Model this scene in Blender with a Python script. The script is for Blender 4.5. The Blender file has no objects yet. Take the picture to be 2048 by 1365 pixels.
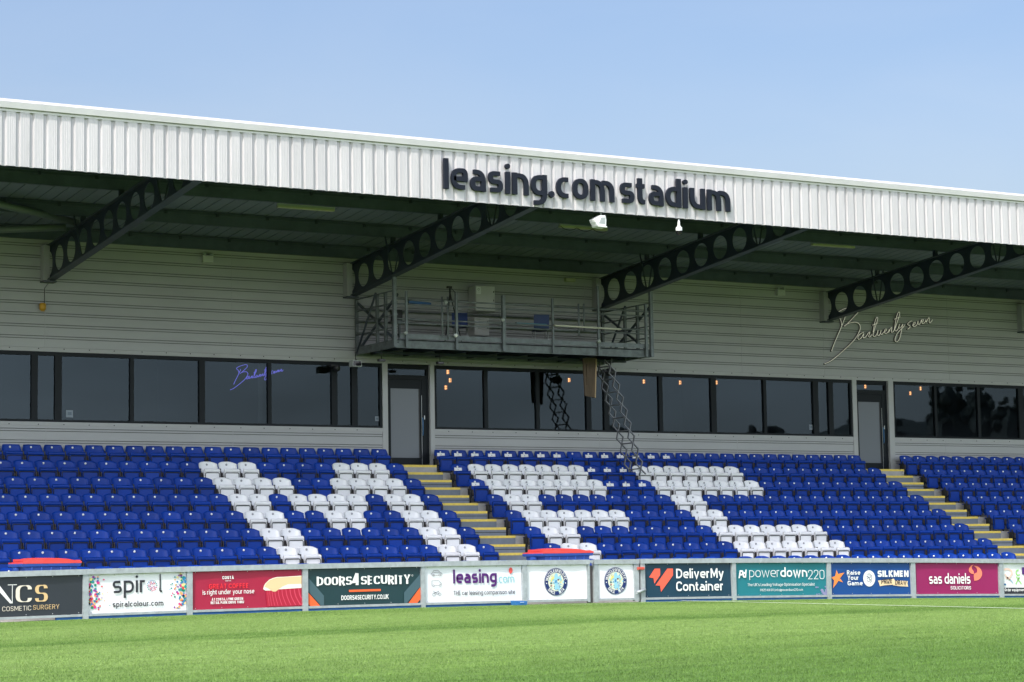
import bpy, bmesh, math, random
import numpy as np
from mathutils import Vector, Matrix
random.seed(7); rng = np.random.default_rng(7)
SC = bpy.context.scene; COL = SC.collection
R = math.radians
OZ = 3.75                      # metres added to every height at the end: pitch level = 0

# ------------------------------------------------------------------ camera
CF, YAW, PIT, ROL = 4437.67, .5356, .0996, -.0167
CC = np.array([-25.5886, -49.814, -2.8453])
_F = np.array([math.sin(YAW)*math.cos(PIT), math.cos(YAW)*math.cos(PIT), math.sin(PIT)])
_R = np.cross(_F, [0, 0, 1]); _R /= np.linalg.norm(_R); _U = np.cross(_R, _F)
_R, _U = math.cos(ROL)*_R + math.sin(ROL)*_U, -math.sin(ROL)*_R + math.cos(ROL)*_U
camd = bpy.data.cameras.new('camera'); cam = bpy.data.objects.new('camera', camd); COL.objects.link(cam)
camd.sensor_width = 36; camd.lens = CF/2048*36; camd.clip_start = .5; camd.clip_end = 3000
M = Matrix.Identity(4)
for i in range(3):
    M[i][0] = _R[i]; M[i][1] = _U[i]; M[i][2] = -_F[i]; M[i][3] = CC[i] + (OZ if i == 2 else 0)
cam.matrix_world = M
SC.camera = cam

def ray(u, v): return _F + _R*(u-1024)/CF - _U*(v-682.5)/CF
def aty(u, v, y):                                  # the point of plane y seen at a pixel of the photograph
    d = ray(u, v); t = (y-CC[1])/d[1]; return CC + t*d
def atx(u, v, x):
    d = ray(u, v); t = (x-CC[0])/d[0]; return CC + t*d
def atroof(u, v, zr):
    d = ray(u, v); b = -.095
    t = (zr+b*(CC[1]-.3)-CC[2])/(d[2]-b*d[1]); return CC + t*d

# ------------------------------------------------------------------ light
SUN_EL, SUN_AZ = R(50), R(57)          # azimuth measured from -y towards -x
sd = Vector((-math.sin(SUN_AZ)*math.cos(SUN_EL), -math.cos(SUN_AZ)*math.cos(SUN_EL), math.sin(SUN_EL)))
sl = bpy.data.lights.new('sun', 'SUN'); sl.energy = 2.15; sl.angle = R(.55); sl.color = (1, .955, .88)
so = bpy.data.objects.new('sun', sl); COL.objects.link(so)
so.rotation_euler = sd.to_track_quat('Z', 'Y').to_euler(); so.location = (-20, -30, 40)
W = bpy.data.worlds.new('World'); SC.world = W; W.use_nodes = True
nt = W.node_tree; bg = nt.nodes['Background']
sky = nt.nodes.new('ShaderNodeTexSky'); sky.sky_type = 'NISHITA'; sky.sun_disc = False
sky.sun_elevation = SUN_EL; sky.sun_rotation = math.atan2(sd.x, sd.y)
sky.air_density = 1.0; sky.dust_density = 5.0; sky.ozone_density = 3.6
# fill light added as unseen bright low sky behind the camera, sun's side
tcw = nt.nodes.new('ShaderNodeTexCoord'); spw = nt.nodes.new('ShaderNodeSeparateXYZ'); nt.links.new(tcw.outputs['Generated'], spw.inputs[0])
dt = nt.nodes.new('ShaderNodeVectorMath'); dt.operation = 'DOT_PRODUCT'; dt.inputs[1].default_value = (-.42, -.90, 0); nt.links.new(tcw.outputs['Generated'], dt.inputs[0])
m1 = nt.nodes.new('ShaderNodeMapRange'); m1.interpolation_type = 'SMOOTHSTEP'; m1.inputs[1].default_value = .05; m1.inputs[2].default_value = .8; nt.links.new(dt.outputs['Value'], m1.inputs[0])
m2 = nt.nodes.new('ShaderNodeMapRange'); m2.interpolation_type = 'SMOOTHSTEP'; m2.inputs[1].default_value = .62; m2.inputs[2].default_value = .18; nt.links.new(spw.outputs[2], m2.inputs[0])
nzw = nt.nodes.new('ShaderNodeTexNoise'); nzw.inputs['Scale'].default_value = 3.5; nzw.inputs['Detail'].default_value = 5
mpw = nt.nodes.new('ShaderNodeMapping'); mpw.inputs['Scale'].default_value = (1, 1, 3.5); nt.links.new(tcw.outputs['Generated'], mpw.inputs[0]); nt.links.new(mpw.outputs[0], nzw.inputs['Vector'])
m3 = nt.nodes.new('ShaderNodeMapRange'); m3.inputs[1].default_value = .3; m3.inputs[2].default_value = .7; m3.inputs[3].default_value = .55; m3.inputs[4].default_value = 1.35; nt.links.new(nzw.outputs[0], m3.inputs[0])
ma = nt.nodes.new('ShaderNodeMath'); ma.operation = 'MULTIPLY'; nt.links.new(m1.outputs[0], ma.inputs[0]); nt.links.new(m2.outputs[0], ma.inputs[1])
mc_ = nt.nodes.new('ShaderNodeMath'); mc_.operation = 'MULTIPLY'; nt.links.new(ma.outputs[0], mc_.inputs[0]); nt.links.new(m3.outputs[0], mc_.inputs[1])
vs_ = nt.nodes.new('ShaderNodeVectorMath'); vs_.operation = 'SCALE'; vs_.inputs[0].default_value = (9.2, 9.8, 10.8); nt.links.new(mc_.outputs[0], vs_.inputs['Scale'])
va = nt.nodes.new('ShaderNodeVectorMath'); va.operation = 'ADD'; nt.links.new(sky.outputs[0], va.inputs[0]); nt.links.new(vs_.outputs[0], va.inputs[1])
# pale haze thickening towards the horizon, with faint streaks of high cloud
m4 = nt.nodes.new('ShaderNodeMapRange'); m4.interpolation_type = 'SMOOTHSTEP'; m4.inputs[1].default_value = .30; m4.inputs[2].default_value = .11; nt.links.new(spw.outputs[2], m4.inputs[0])
nz5 = nt.nodes.new('ShaderNodeTexNoise'); nz5.inputs['Scale'].default_value = 5; nz5.inputs['Detail'].default_value = 6; nz5.inputs['Distortion'].default_value = .6
mp5 = nt.nodes.new('ShaderNodeMapping'); mp5.inputs['Scale'].default_value = (1, 1, 3.2); mp5.inputs['Rotation'].default_value = (.25, .2, 0); nt.links.new(tcw.outputs['Generated'], mp5.inputs[0]); nt.links.new(mp5.outputs[0], nz5.inputs['Vector'])
m5 = nt.nodes.new('ShaderNodeMapRange'); m5.inputs[1].default_value = .35; m5.inputs[2].default_value = .8; m5.inputs[3].default_value = 0; m5.inputs[4].default_value = .55; nt.links.new(nz5.outputs[0], m5.inputs[0])
ad5 = nt.nodes.new('ShaderNodeMath'); ad5.operation = 'ADD'; nt.links.new(m4.outputs[0], ad5.inputs[0]); nt.links.new(m5.outputs[0], ad5.inputs[1])
vs5 = nt.nodes.new('ShaderNodeVectorMath'); vs5.operation = 'SCALE'; vs5.inputs[0].default_value = (.42, .27, .05); nt.links.new(ad5.outputs[0], vs5.inputs['Scale'])
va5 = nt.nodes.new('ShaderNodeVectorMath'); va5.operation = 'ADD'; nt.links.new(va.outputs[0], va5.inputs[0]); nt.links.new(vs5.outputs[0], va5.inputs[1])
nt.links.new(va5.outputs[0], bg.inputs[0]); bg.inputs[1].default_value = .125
SC.view_settings.view_transform = 'Standard'; SC.view_settings.look = 'None'
SC.view_settings.exposure = 0.9; SC.view_settings.gamma = 1
SC.cycles.max_bounces = 8; SC.cycles.diffuse_bounces = 4; SC.cycles.glossy_bounces = 4
SC.cycles.transparent_max_bounces = 12; SC.cycles.caustics_reflective = False; SC.cycles.caustics_refractive = False

# ------------------------------------------------------------------ materials
MATS = {}
def s2l(c): return tuple(((x/255)/12.92 if x/255 <= .04045 else ((x/255+.055)/1.055)**2.4) for x in c)
def mat(name, col, rough=.6, metal=0., noise=0., nscale=3., spec=.5, bump=0., bscale=40., emit=None, estr=0., dirt=0., stretch=None, coat=0.):
    if name in MATS: return MATS[name]
    m = bpy.data.materials.new(name); m.use_nodes = True; n = m.node_tree; b = n.nodes['Principled BSDF']
    b.inputs['Base Color'].default_value = (*col, 1); b.inputs['Roughness'].default_value = rough
    b.inputs['Metallic'].default_value = metal; b.inputs['Specular IOR Level'].default_value = spec
    if coat: b.inputs['Coat Weight'].default_value = coat
    if emit: b.inputs['Emission Color'].default_value = (*emit, 1); b.inputs['Emission Strength'].default_value = estr
    if noise or bump or dirt:
        tc = n.nodes.new('ShaderNodeTexCoord'); mp = n.nodes.new('ShaderNodeMapping')
        n.links.new(tc.outputs['Object'], mp.inputs[0])
        if stretch: mp.inputs['Scale'].default_value = stretch
    if noise or dirt:
        nz = n.nodes.new('ShaderNodeTexNoise'); nz.inputs['Scale'].default_value = nscale
        nz.inputs['Detail'].default_value = 6; nz.inputs['Roughness'].default_value = .65
        n.links.new(mp.outputs[0], nz.inputs['Vector'])
        cr = n.nodes.new('ShaderNodeValToRGB'); cr.color_ramp.elements[0].position = .3; cr.color_ramp.elements[1].position = .7
        lo = tuple(max(0, c*(1-noise)) for c in col); hi = tuple(min(1, c*(1+noise)) for c in col)
        cr.color_ramp.elements[0].color = (*lo, 1); cr.color_ramp.elements[1].color = (*hi, 1)
        n.links.new(nz.outputs[0], cr.inputs[0]); n.links.new(cr.outputs[0], b.inputs['Base Color'])
        mr = n.nodes.new('ShaderNodeMapRange'); mr.inputs[3].default_value = max(0, rough-.1); mr.inputs[4].default_value = min(1, rough+.12)
        n.links.new(nz.outputs[0], mr.inputs[0]); n.links.new(mr.outputs[0], b.inputs['Roughness'])
    if bump:
        n2 = n.nodes.new('ShaderNodeTexNoise'); n2.inputs['Scale'].default_value = bscale; n2.inputs['Detail'].default_value = 4
        n.links.new(mp.outputs[0], n2.inputs['Vector'])
        bp = n.nodes.new('ShaderNodeBump'); bp.inputs['Strength'].default_value = bump; bp.inputs['Distance'].default_value = .01
        n.links.new(n2.outputs[0], bp.inputs['Height']); n.links.new(bp.outputs[0], b.inputs['Normal'])
    MATS[name] = m; return m

m_white_clad = mat('white_coated_steel', (.46, .45, .465), .45, noise=.09, nscale=2.2, stretch=(1, 1, .15), bump=.03, bscale=6)
m_cap = mat('white_roof_capping', (.60, .585, .61), .45, noise=.06, nscale=1.5)
m_clad = mat('olive_grey_cladding', (.35, .357, .365), .45, noise=.08, nscale=1.2, stretch=(.3, 1, 1))
m_clad_groove = mat('cladding_joint', (.05, .055, .05), .6)
m_trim = mat('cladding_trim', (.36, .367, .37), .45, noise=.05)
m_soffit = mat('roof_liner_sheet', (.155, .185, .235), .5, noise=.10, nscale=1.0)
m_purlin = mat('purlin_steel', (.06, .08, .11), .5, metal=.3, noise=.2)
m_truss = mat('dark_painted_steel', (.016, .026, .042), .45, noise=.2, nscale=4)
m_truss_fl = mat('dark_steel_flange', (.04, .052, .068), .45, noise=.2, nscale=4)
m_galv = mat('galvanised_steel', (.33, .365, .385), .5, metal=.2, noise=.18, nscale=9, bump=.05)
m_galv_g = mat('dull_galvanised_steel', (.15, .172, .185), .55, metal=.3, noise=.3, nscale=6)
m_galv_dk = mat('weathered_galvanised_steel', (.13, .15, .155), .55, metal=.4, noise=.35, nscale=6)
m_alu = mat('aluminium', (.45, .47, .48), .4, metal=.7, noise=.1)
m_frame = mat('dark_window_frame', (.006, .009, .012), .5, spec=.2)
m_blind = mat('grey_door_film', (.125, .14, .16), .35)
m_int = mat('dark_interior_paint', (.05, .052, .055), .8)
m_conc = mat('terrace_concrete', (.37, .365, .35), .85, noise=.16, nscale=5, bump=.15)
m_step = mat('grey_painted_step', (.165, .19, .22), .75, noise=.12, nscale=6, bump=.08)
m_yellow = mat('yellow_nosing_paint', (.72, .54, .10), .6, noise=.14, nscale=14)
m_blue = mat('blue_seat_plastic', (.0018, .035, .27), .42, noise=.12, nscale=3, spec=.22)
m_wseat = mat('white_seat_plastic', (.82, .825, .835), .35, noise=.03, nscale=4)
m_black = mat('black_steel', (.012, .013, .015), .45)
m_brk = mat('seat_bracket_steel', (.09, .08, .08), .5, metal=.4)
m_dot = mat('white_seat_disc', (.80, .80, .80), .4)
m_gdot = mat('grey_seat_disc', (.33, .34, .36), .5)
m_paper = mat('white_paper', (.80, .80, .79), .8)
m_pblue = mat('notice_print', (.22, .28, .32), .7)
m_pgrey = mat('notice_grey_print', (.42, .46, .47), .7)
m_letter = mat('navy_sign_letter', (.007, .010, .019), .65, spec=.25)
m_lside = mat('navy_sign_letter_side', (.011, .015, .026), .7, spec=.25)
m_neon = mat('cream_sign_tube', (.72, .70, .60), .4, emit=(1, .96, .82), estr=.12)
m_neonb = mat('sign_tube_backing', (.01, .012, .012), .6)
m_purple = mat('violet_neon_tube', (.15, .12, .7), .4, emit=(.22, .20, 1.), estr=.45)
m_bin = mat('blue_bin_plastic', (.030, .085, .36), .38, noise=.12, nscale=6)
m_lid = mat('red_bin_lid_plastic', (.62, .055, .05), .38, noise=.08, nscale=5)
m_kick = mat('blue_painted_kerb', (.02, .11, .40), .7, noise=.18, nscale=8)
m_wood = mat('weathered_plywood', (.085, .058, .036), .75, noise=.35, nscale=3, stretch=(6, 1, .6))
m_batten = mat('batten_diffuser', (.40, .41, .27), .4, noise=.05)
m_wplastic = mat('white_plastic', (.72, .74, .74), .35, noise=.03)
m_gplastic = mat('grey_plastic', (.33, .36, .36), .4)
m_cab = mat('grey_enamel_cabinet', (.50, .51, .50), .45, noise=.06)
m_ybox = mat('yellow_plastic', (.50, .27, .02), .45)
m_redm = mat('red_painted_fitting', (.55, .09, .06), .5)
m_domeg = mat('dark_camera_dome', (.01, .009, .012), .08)
m_lampglow = mat('amber_lamp_glow', (.6, .3, .1), .5, emit=(1., .42, .14), estr=2.2)
m_lampcage = mat('lamp_cage', (.10, .04, .015), .5)

def vary(m, lo, hi):                                  # every copy of a seat weathers a little differently
    n = m.node_tree; b = n.nodes['Principled BSDF']; src = b.inputs['Base Color'].links[0].from_socket
    oi = n.nodes.new('ShaderNodeObjectInfo'); mr = n.nodes.new('ShaderNodeMapRange'); mr.inputs[3].default_value = lo; mr.inputs[4].default_value = hi
    vm = n.nodes.new('ShaderNodeVectorMath'); vm.operation = 'SCALE'; n.links.new(oi.outputs['Random'], mr.inputs[0]); n.links.new(src, vm.inputs[0]); n.links.new(mr.outputs[0], vm.inputs['Scale']); n.links.new(vm.outputs[0], b.inputs['Base Color'])
vary(m_blue, .84, 1.14); vary(m_wseat, .93, 1.04)
def glass_mat():
    m = bpy.data.materials.new('tinted_window_glass'); m.use_nodes = True; n = m.node_tree; n.nodes.clear()
    out = n.nodes.new('ShaderNodeOutputMaterial'); mx = n.nodes.new('ShaderNodeMixShader')
    tr = n.nodes.new('ShaderNodeBsdfTransparent'); tr.inputs[0].default_value = (.50, .53, .56, 1)
    gl = n.nodes.new('ShaderNodeBsdfGlossy'); gl.inputs['Roughness'].default_value = .012; gl.inputs[0].default_value = (.66, .86, 1, 1)
    fr = n.nodes.new('ShaderNodeFresnel'); fr.inputs[0].default_value = 1.42
    tc = n.nodes.new('ShaderNodeTexCoord'); nz = n.nodes.new('ShaderNodeTexNoise'); nz.inputs['Scale'].default_value = .8
    bp = n.nodes.new('ShaderNodeBump'); bp.inputs['Strength'].default_value = .05; bp.inputs['Distance'].default_value = .02
    n.links.new(tc.outputs['Object'], nz.inputs['Vector']); n.links.new(nz.outputs[0], bp.inputs['Height'])
    n.links.new(bp.outputs[0], gl.inputs['Normal'])
    n.links.new(fr.outputs[0], mx.inputs[0]); n.links.new(tr.outputs[0], mx.inputs[1]); n.links.new(gl.outputs[0], mx.inputs[2])
    n.links.new(mx.outputs[0], out.inputs[0]); return m
m_glass = glass_mat()

# ------------------------------------------------------------------ mesh and object helpers
class MB:
    """collects faces in stand coordinates; build() links them as ONE mesh object"""
    def __init__(s): s.v = []; s.f = []; s.mi = []; s.mats = []; s.sm = []
    def mat(s, m):
        if m not in s.mats: s.mats.append(m)
        return s.mats.index(m)
    def face(s, pts, m, smooth=False):
        i = len(s.v); s.v.extend([tuple(p) for p in pts]); s.f.append(tuple(range(i, i+len(pts)))); s.mi.append(s.mat(m)); s.sm.append(smooth)
    def grid(s, P, m, smooth=True, closed_u=False, closed_v=False):     # P[i][j]
        n, k = len(P), len(P[0]); i0 = len(s.v); mi = s.mat(m)
        for r in P: s.v.extend([tuple(p) for p in r])
        for i in range(n if closed_u else n-1):
            for j in range(k if closed_v else k-1):
                a, b = i0+i*k+j, i0+((i+1) % n)*k+j; c, d = i0+((i+1) % n)*k+(j+1) % k, i0+i*k+(j+1) % k
                s.f.append((a, b, c, d)); s.mi.append(mi); s.sm.append(smooth)
    def box(s, x0, x1, y0, y1, z0, z1, m):
        s.hexa([(x0, y0, z0), (x1, y0, z0), (x1, y1, z0), (x0, y1, z0), (x0, y0, z1), (x1, y0, z1), (x1, y1, z1), (x0, y1, z1)], m)
    def hexa(s, p, m):
        i = len(s.v); s.v.extend([tuple(q) for q in p]); mi = s.mat(m)
        for f in ((0, 3, 2, 1), (4, 5, 6, 7), (0, 1, 5, 4), (1, 2, 6, 5), (2, 3, 7, 6), (3, 0, 4, 7)):
            s.f.append(tuple(i+k for k in f)); s.mi.append(mi); s.sm.append(False)
    def bar(s, a, b, w, h, m, up=(0, 0, 1)):                 # rectangular bar from a to b
        a, b = Vector(a), Vector(b); d = (b-a).normalized(); u = Vector(up)
        sx = d.cross(u)
        if sx.length < 1e-4: sx = d.cross(Vector((0, 1, 0)))
        sx.normalize(); uy = sx.cross(d).normalized(); sx *= w/2; uy *= h/2
        s.hexa([a-sx-uy, a+sx-uy, a+sx+uy, a-sx+uy, b-sx-uy, b+sx-uy, b+sx+uy, b-sx+uy], m)
    def tube(s, pts, r, m, n=8, closed=False, cap=True):
        pts = [Vector(p) for p in pts]; k = len(pts); rows = []
        up = None
        for i, p in enumerate(pts):
            if closed: d = (pts[(i+1) % k]-pts[i-1])
            else: d = pts[min(i+1, k-1)]-pts[max(i-1, 0)]
            d.normalize()
            if up is None:
                up = d.cross(Vector((0, 0, 1)))
                if up.length < .05: up = d.cross(Vector((0, 1, 0)))
                up.normalize()
            up = (up-d*up.dot(d)); up.normalize(); w = d.cross(up)
            rr = r[i] if isinstance(r, (list, tuple)) else r
            rows.append([p+(up*math.cos(2*math.pi*j/n)+w*math.sin(2*math.pi*j/n))*rr for j in range(n)])
        s.grid(rows, m, True, closed, True)
        if cap and not closed: s.face(rows[0][::-1], m); s.face(rows[-1], m)
    def lathe(s, c, prof, m, n=20, axis='z'):                 # prof: (r, h) pairs
        rows = []
        for r_, h in prof:
            row = []
            for j in range(n):
                a = 2*math.pi*j/n
                if axis == 'z': row.append((c[0]+r_*math.cos(a), c[1]+r_*math.sin(a), c[2]+h))
                elif axis == 'y': row.append((c[0]+r_*math.cos(a), c[1]+h, c[2]+r_*math.sin(a)))
                else: row.append((c[0]+h, c[1]+r_*math.cos(a), c[2]+r_*math.sin(a)))
            rows.append(row)
        s.grid(rows, m, True, False, True)
    def prism(s, poly, y0, y1, m, side=None):                  # polygon of (x, z) extruded from y0 (front) to y1
        side = side or m; n = len(poly)
        s.face([(x, y0, z) for x, z in poly], m); s.face([(x, y1, z) for x, z in poly][::-1], side)
        for i in range(n):
            a, b = poly[i], poly[(i+1) % n]; s.face([(a[0], y0, a[1]), (a[0], y1, a[1]), (b[0], y1, b[1]), (b[0], y0, b[1])], side)
    def build(s, name, parent=None, local=False, bevel=0, fixn=True):
        me = bpy.data.meshes.new(name)
        off = Vector((0, 0, 0))
        if parent is not None and not local: off = wloc(parent)
        vs = [(v[0]-off.x, v[1]-off.y, v[2]-off.z) for v in s.v]
        me.from_pydata(vs, [], s.f)
        for m in s.mats: me.materials.append(m)
        me.polygons.foreach_set('material_index', s.mi); me.polygons.foreach_set('use_smooth', s.sm); me.update()
        bm = bmesh.new(); bm.from_mesh(me); bmesh.ops.remove_doubles(bm, verts=bm.verts, dist=1e-5)
        
        if fixn: bmesh.ops.recalc_face_normals(bm, faces=bm.faces)
        if bevel:
            es = [e for e in bm.edges if len(e.link_faces) == 2 and e.calc_face_angle(0) > .6]
            bmesh.ops.bevel(bm, geom=es, offset=bevel, segments=2, affect='EDGES', profile=.6, clamp_overlap=True)
        bm.to_mesh(me); bm.free()
        return link(name, me, parent)
def wloc(o):
    v = Vector(o.location)
    while o.parent: o = o.parent; v += Vector(o.location)
    return v
def link(name, me, parent=None):
    o = bpy.data.objects.new(name, me); COL.objects.link(o)
    if parent is not None: o.parent = parent
    return o
def tag(o, label=None, cat=None, group=None, kind=None):
    if label: o['label'] = label
    if cat: o['category'] = cat
    if group: o['group'] = group
    if kind: o['kind'] = kind
    return o
def thing(name, label, cat, loc=(0, 0, 0), group=None):
    o = bpy.data.objects.new(name, None); COL.objects.link(o); o.location = loc; o.empty_display_size = .2
    return tag(o, label, cat, group)

# ------------------------------------------------------------------ stroke lettering
def rounded(pts, rad, closed=False):
    """polyline with rounded corners; pts items (x, y) sharp or (x, y, k) rounded with k*rad"""
    out = []; n = len(pts)
    for i in range(n):
        p = pts[i]
        if (not closed and (i == 0 or i == n-1)) or len(p) == 2: out.append((p[0], p[1])); continue
        a, b, c = Vector(pts[i-1][:2]), Vector(p[:2]), Vector(pts[(i+1) % n][:2])
        d1, d2 = (a-b), (c-b); l1, l2 = d1.length, d2.length
        if l1 < 1e-6 or l2 < 1e-6: out.append((b.x, b.y)); continue
        d1 /= l1; d2 /= l2; ang = d1.angle(d2)
        r_ = rad*p[2]; t = min(r_/math.tan(ang/2) if ang < 3.1 else 0, l1*.5 if not (i == 1 and not closed) else l1*.98, l2*.5 if not (i == n-2 and not closed) else l2*.98)
        if t < 1e-5: out.append((b.x, b.y)); continue
        s_, e_ = b+d1*t, b+d2*t
        for k in range(7):
            f = k/6; q = (1-f)**2*s_ + 2*f*(1-f)*(b*.93+(s_+e_)*.035) + f*f*e_; out.append((q.x, q.y))
    return out
A_, C_, D_ = 1.44, 1.40, -.42
def glyphs(t):
    h = t/2; B, X, A, C, D = h, 1-h, A_-h, C_-h, D_+h; m = .5; cm = .70
    g = {}
    def q(w, *st): return (w, st)
    r = lambda x, y, k=1: (x, y, k)
    w = .70-h*2+t*.9
    g['l'] = q(0, [(0, A_), (0, 0)]); g['i'] = q(0, [(0, 1), (0, 0)], 'dot')
    g['j'] = q(.15, [(.15, 1), r(.15, D), (-.05, D)], 'dotj')
    g['e'] = q(w, [(0, m), (w, m), r(w, X), r(0, X), r(0, B), (w*.95, B)])
    g['a'] = q(w*.92, [(.06, X), r(w*.92, X), (w*.92, 0)], [(w*.92, .56), r(0, .56), r(0, B), (w*.92, B)])
    g['s'] = q(w*.86, [(w*.82, X), r(0, X), r(0, m), r(w*.86, m), r(w*.86, B), (0, B)])
    g['n'] = q(w, [(0, 1), (0, 0)], [(0, X), r(w, X), (w, 0)])
    g['r'] = q(w*.5, [(0, 1), (0, 0)], [(0, X-.05), r(.05, X, .6), (w*.5, X)])
    g['m'] = q(w*1.75, [(0, 1), (0, 0)], [(0, X), r(w*.875, X), (w*.875, 0)], [(w*.875, X), r(w*1.75, X), (w*1.75, 0)])
    g['u'] = q(w, [(0, 1), r(0, B), (w, B)], [(w, 1), (w, 0)])
    g['o'] = q(w, ['c', r(0, B), r(0, X), r(w, X), r(w, B)])
    g['c'] = q(w*.85, [(w*.85, X), r(0, X), r(0, B), (w*.85, B)])
    g['g'] = q(w, [(w, X), r(0, X), r(0, B+.03), (w, B+.03)], [(w, 1), r(w, D), (.04, D)])
    g['q'] = q(w, [(w, X), r(0, X), r(0, B), (w, B)], [(w, 1), (w, D_)])
    g['d'] = q(w, [(w, X), r(0, X), r(0, B), (w, B)], [(w, A_), (w, 0)])
    g['b'] = q(w, [(0, A_), (0, 0)], [(0, B), r(w, B), r(w, X), (0, X)])
    g['p'] = q(w, [(0, 1), (0, D_)], [(0, B), r(w, B), r(w, X), (0, X)])
    g['h'] = q(w, [(0, A_), (0, 0)], [(0, X), r(w, X), (w, 0)])
    g['t'] = q(w*.5, [(.07, 1.28), r(.07, B, .6), (w*.52, B)], [(-.13, X), (w*.50, X)])
    g['f'] = q(w*.55, [(.12, 0), r(.12, A, .6), (w*.6, A)], [(-.08, X), (w*.52, X)])
    g['k'] = q(w*.85, [(0, A_), (0, 0)], [(0, .36), (w*.8, 1)], [(.2, .5), (w*.88, 0)])
    g['v'] = q(w, [(0, 1), (w/2, 0), (w, 1)]); g['x'] = q(w*.9, [(0, 1), (w*.9, 0)], [(w*.9, 1), (0, 0)])
    g['w'] = q(w*1.6, [(0, 1), (w*.4, 0), (w*.8, .95), (w*1.2, 0), (w*1.6, 1)])
    g['y'] = q(w, [(0, 1), (w/2, .06)], [(w, 1), (w*.36, D), (w*.05, D)])
    g['z'] = q(w*.8, [(0, X), (w*.8, X), (0, B), (w*.8, B)])
    W_ = w*1.15
    g['A'] = q(W_, [(0, 0), (W_/2, C_), (W_, 0)], [(W_*.2, .42), (W_*.8, .42)])
    g['B'] = q(W_*.85, [(0, 0), (0, C_)], [(0, C), r(W_*.8, C), r(W_*.8, cm+.03), (0, cm+.03)], [(0, cm), r(W_*.88, cm), r(W_*.88, B), (0, B)])
    g['C'] = q(W_*.95, [(W_*.95, 1.0), r(W_*.95, C), r(0, C, 1.3), r(0, B, 1.3), r(W_*.95, B), (W_*.95, .38)])
    g['D'] = q(W_, [(0, 0), (0, C_)], [(0, C), r(W_, C, 1.3), r(W_, B, 1.3), (0, B)])
    g['E'] = q(W_*.75, [(0, 0), (0, C_)], [(0, C), (W_*.75, C)], [(0, cm), (W_*.68, cm)], [(0, B), (W_*.75, B)])
    g['F'] = q(W_*.7, [(0, 0), (0, C_)], [(0, C), (W_*.72, C)], [(0, cm), (W_*.65, cm)])
    g['G'] = q(W_, [(W_*.95, 1.02), r(W_*.95, C), r(0, C, 1.3), r(0, B, 1.3), r(W_, B), (W_, .62), (W_*.55, .62)])
    g['H'] = q(W_, [(0, 0), (0, C_)], [(W_, 0), (W_, C_)], [(0, cm), (W_, cm)])
    g['I'] = q(0, [(0, 0), (0, C_)]); g['J'] = q(W_*.6, [(W_*.6, C_), r(W_*.6, B), (0, B)])
    g['K'] = q(W_*.95, [(0, 0), (0, C_)], [(0, .55), (W_*.9, C_)], [(.2, .75), (W_*.97, 0)])
    g['L'] = q(W_*.7, [(0, C_), (0, B), (W_*.72, B)])
    g['M'] = q(W_*1.2, [(0, 0), (0, C_)], [(.0, C_), (W_*.6, .35), (W_*1.2, C_)], [(W_*1.2, C_), (W_*1.2, 0)])
    g['N'] = q(W_, [(0, 0), (0, C_)], [(0, C_), (W_, 0)], [(W_, 0), (W_, C_)])
    g['O'] = q(W_, ['c', r(0, B, 1.3), r(0, C, 1.3), r(W_, C, 1.3), r(W_, B, 1.3)])
    g['P'] = q(W_*.85, [(0, 0), (0, C_)], [(0, C), r(W_*.85, C), r(W_*.85, .62), (0, .62)])
    g['R'] = q(W_*.9, [(0, 0), (0, C_)], [(0, C), r(W_*.85, C), r(W_*.85, .66), (0, .66)], [(W_*.4, .66), (W_*.92, 0)])
    g['S'] = q(W_*.85, [(W_*.82, 1.05), r(W_*.82, C), r(0, C), r(0, cm), r(W_*.85, cm), r(W_*.85, B), r(0, B), (0, .35)])
    g['T'] = q(W_*.85, [(0, C), (W_*.85, C)], [(W_*.425, C), (W_*.425, 0)])
    g['U'] = q(W_, [(0, C_), r(0, B, 1.3), r(W_, B, 1.3), (W_, C_)])
    g['V'] = q(W_, [(0, C_), (W_/2, 0), (W_, C_)]); g['Y'] = q(W_*.95, [(0, C_), (W_*.475, .6), (W_*.95, C_)], [(W_*.475, .6), (W_*.475, 0)])
    g['W'] = q(W_*1.5, [(0, C_), (W_*.375, 0), (W_*.75, 1.2), (W_*1.125, 0), (W_*1.5, C_)])
    g['Z'] = q(W_*.8, [(0, C), (W_*.8, C), (0, B), (W_*.8, B)])
    g['0'] = q(W_*.8, ['c', r(0, B, 1.3), r(0, C, 1.3), r(W_*.8, C, 1.3), r(W_*.8, B, 1.3)])
    g['1'] = q(.25, [(0, 1.05), (.25, C_), (.25, 0)]); g['2'] = q(W_*.75, [(0, 1.0), r(0, C), r(W_*.75, C), r(W_*.75, .8), (0, B), (W_*.78, B)])
    g['4'] = q(W_*.85, [(W_*.85, .38), (0, .38), (W_*.55, C_)], [(W_*.6, C_), (W_*.6, 0)])
    g['5'] = q(W_*.75, [(W_*.7, C), (0, C), (0, .82), r(W_*.75, .82), r(W_*.75, B), (0, B)])
    g['6'] = q(W_*.78, [(W_*.7, C), r(0, C, 1.3), r(0, B), r(W_*.78, B), r(W_*.78, .8), (0, .8)])
    g['7'] = q(W_*.75, [(0, C), (W_*.75, C), (W_*.25, 0)])
    g['8'] = q(W_*.75, ['c', r(0, cm), r(0, C), r(W_*.75, C), r(W_*.75, cm)], ['c', r(0, B), r(0, cm), r(W_*.75, cm), r(W_*.75, B)])
    g['@'] = q(1.0, ['c', r(0, -.1, 1.5), r(0, 1.1, 1.5), r(1, 1.1, 1.5), r(1, -.1, 1.5)], ['c', r(.3, .3), r(.3, .75), r(.7, .75), r(.7, .3)])
    g['|'] = q(0, [(0, -.2), (0, A_)]); g[','] = q(0, [(0, t), (-.08, -.2)]); g["'"] = q(0, [(0, A_), (0, 1.1)])
    g['.'] = q(0, 'pt')
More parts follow.
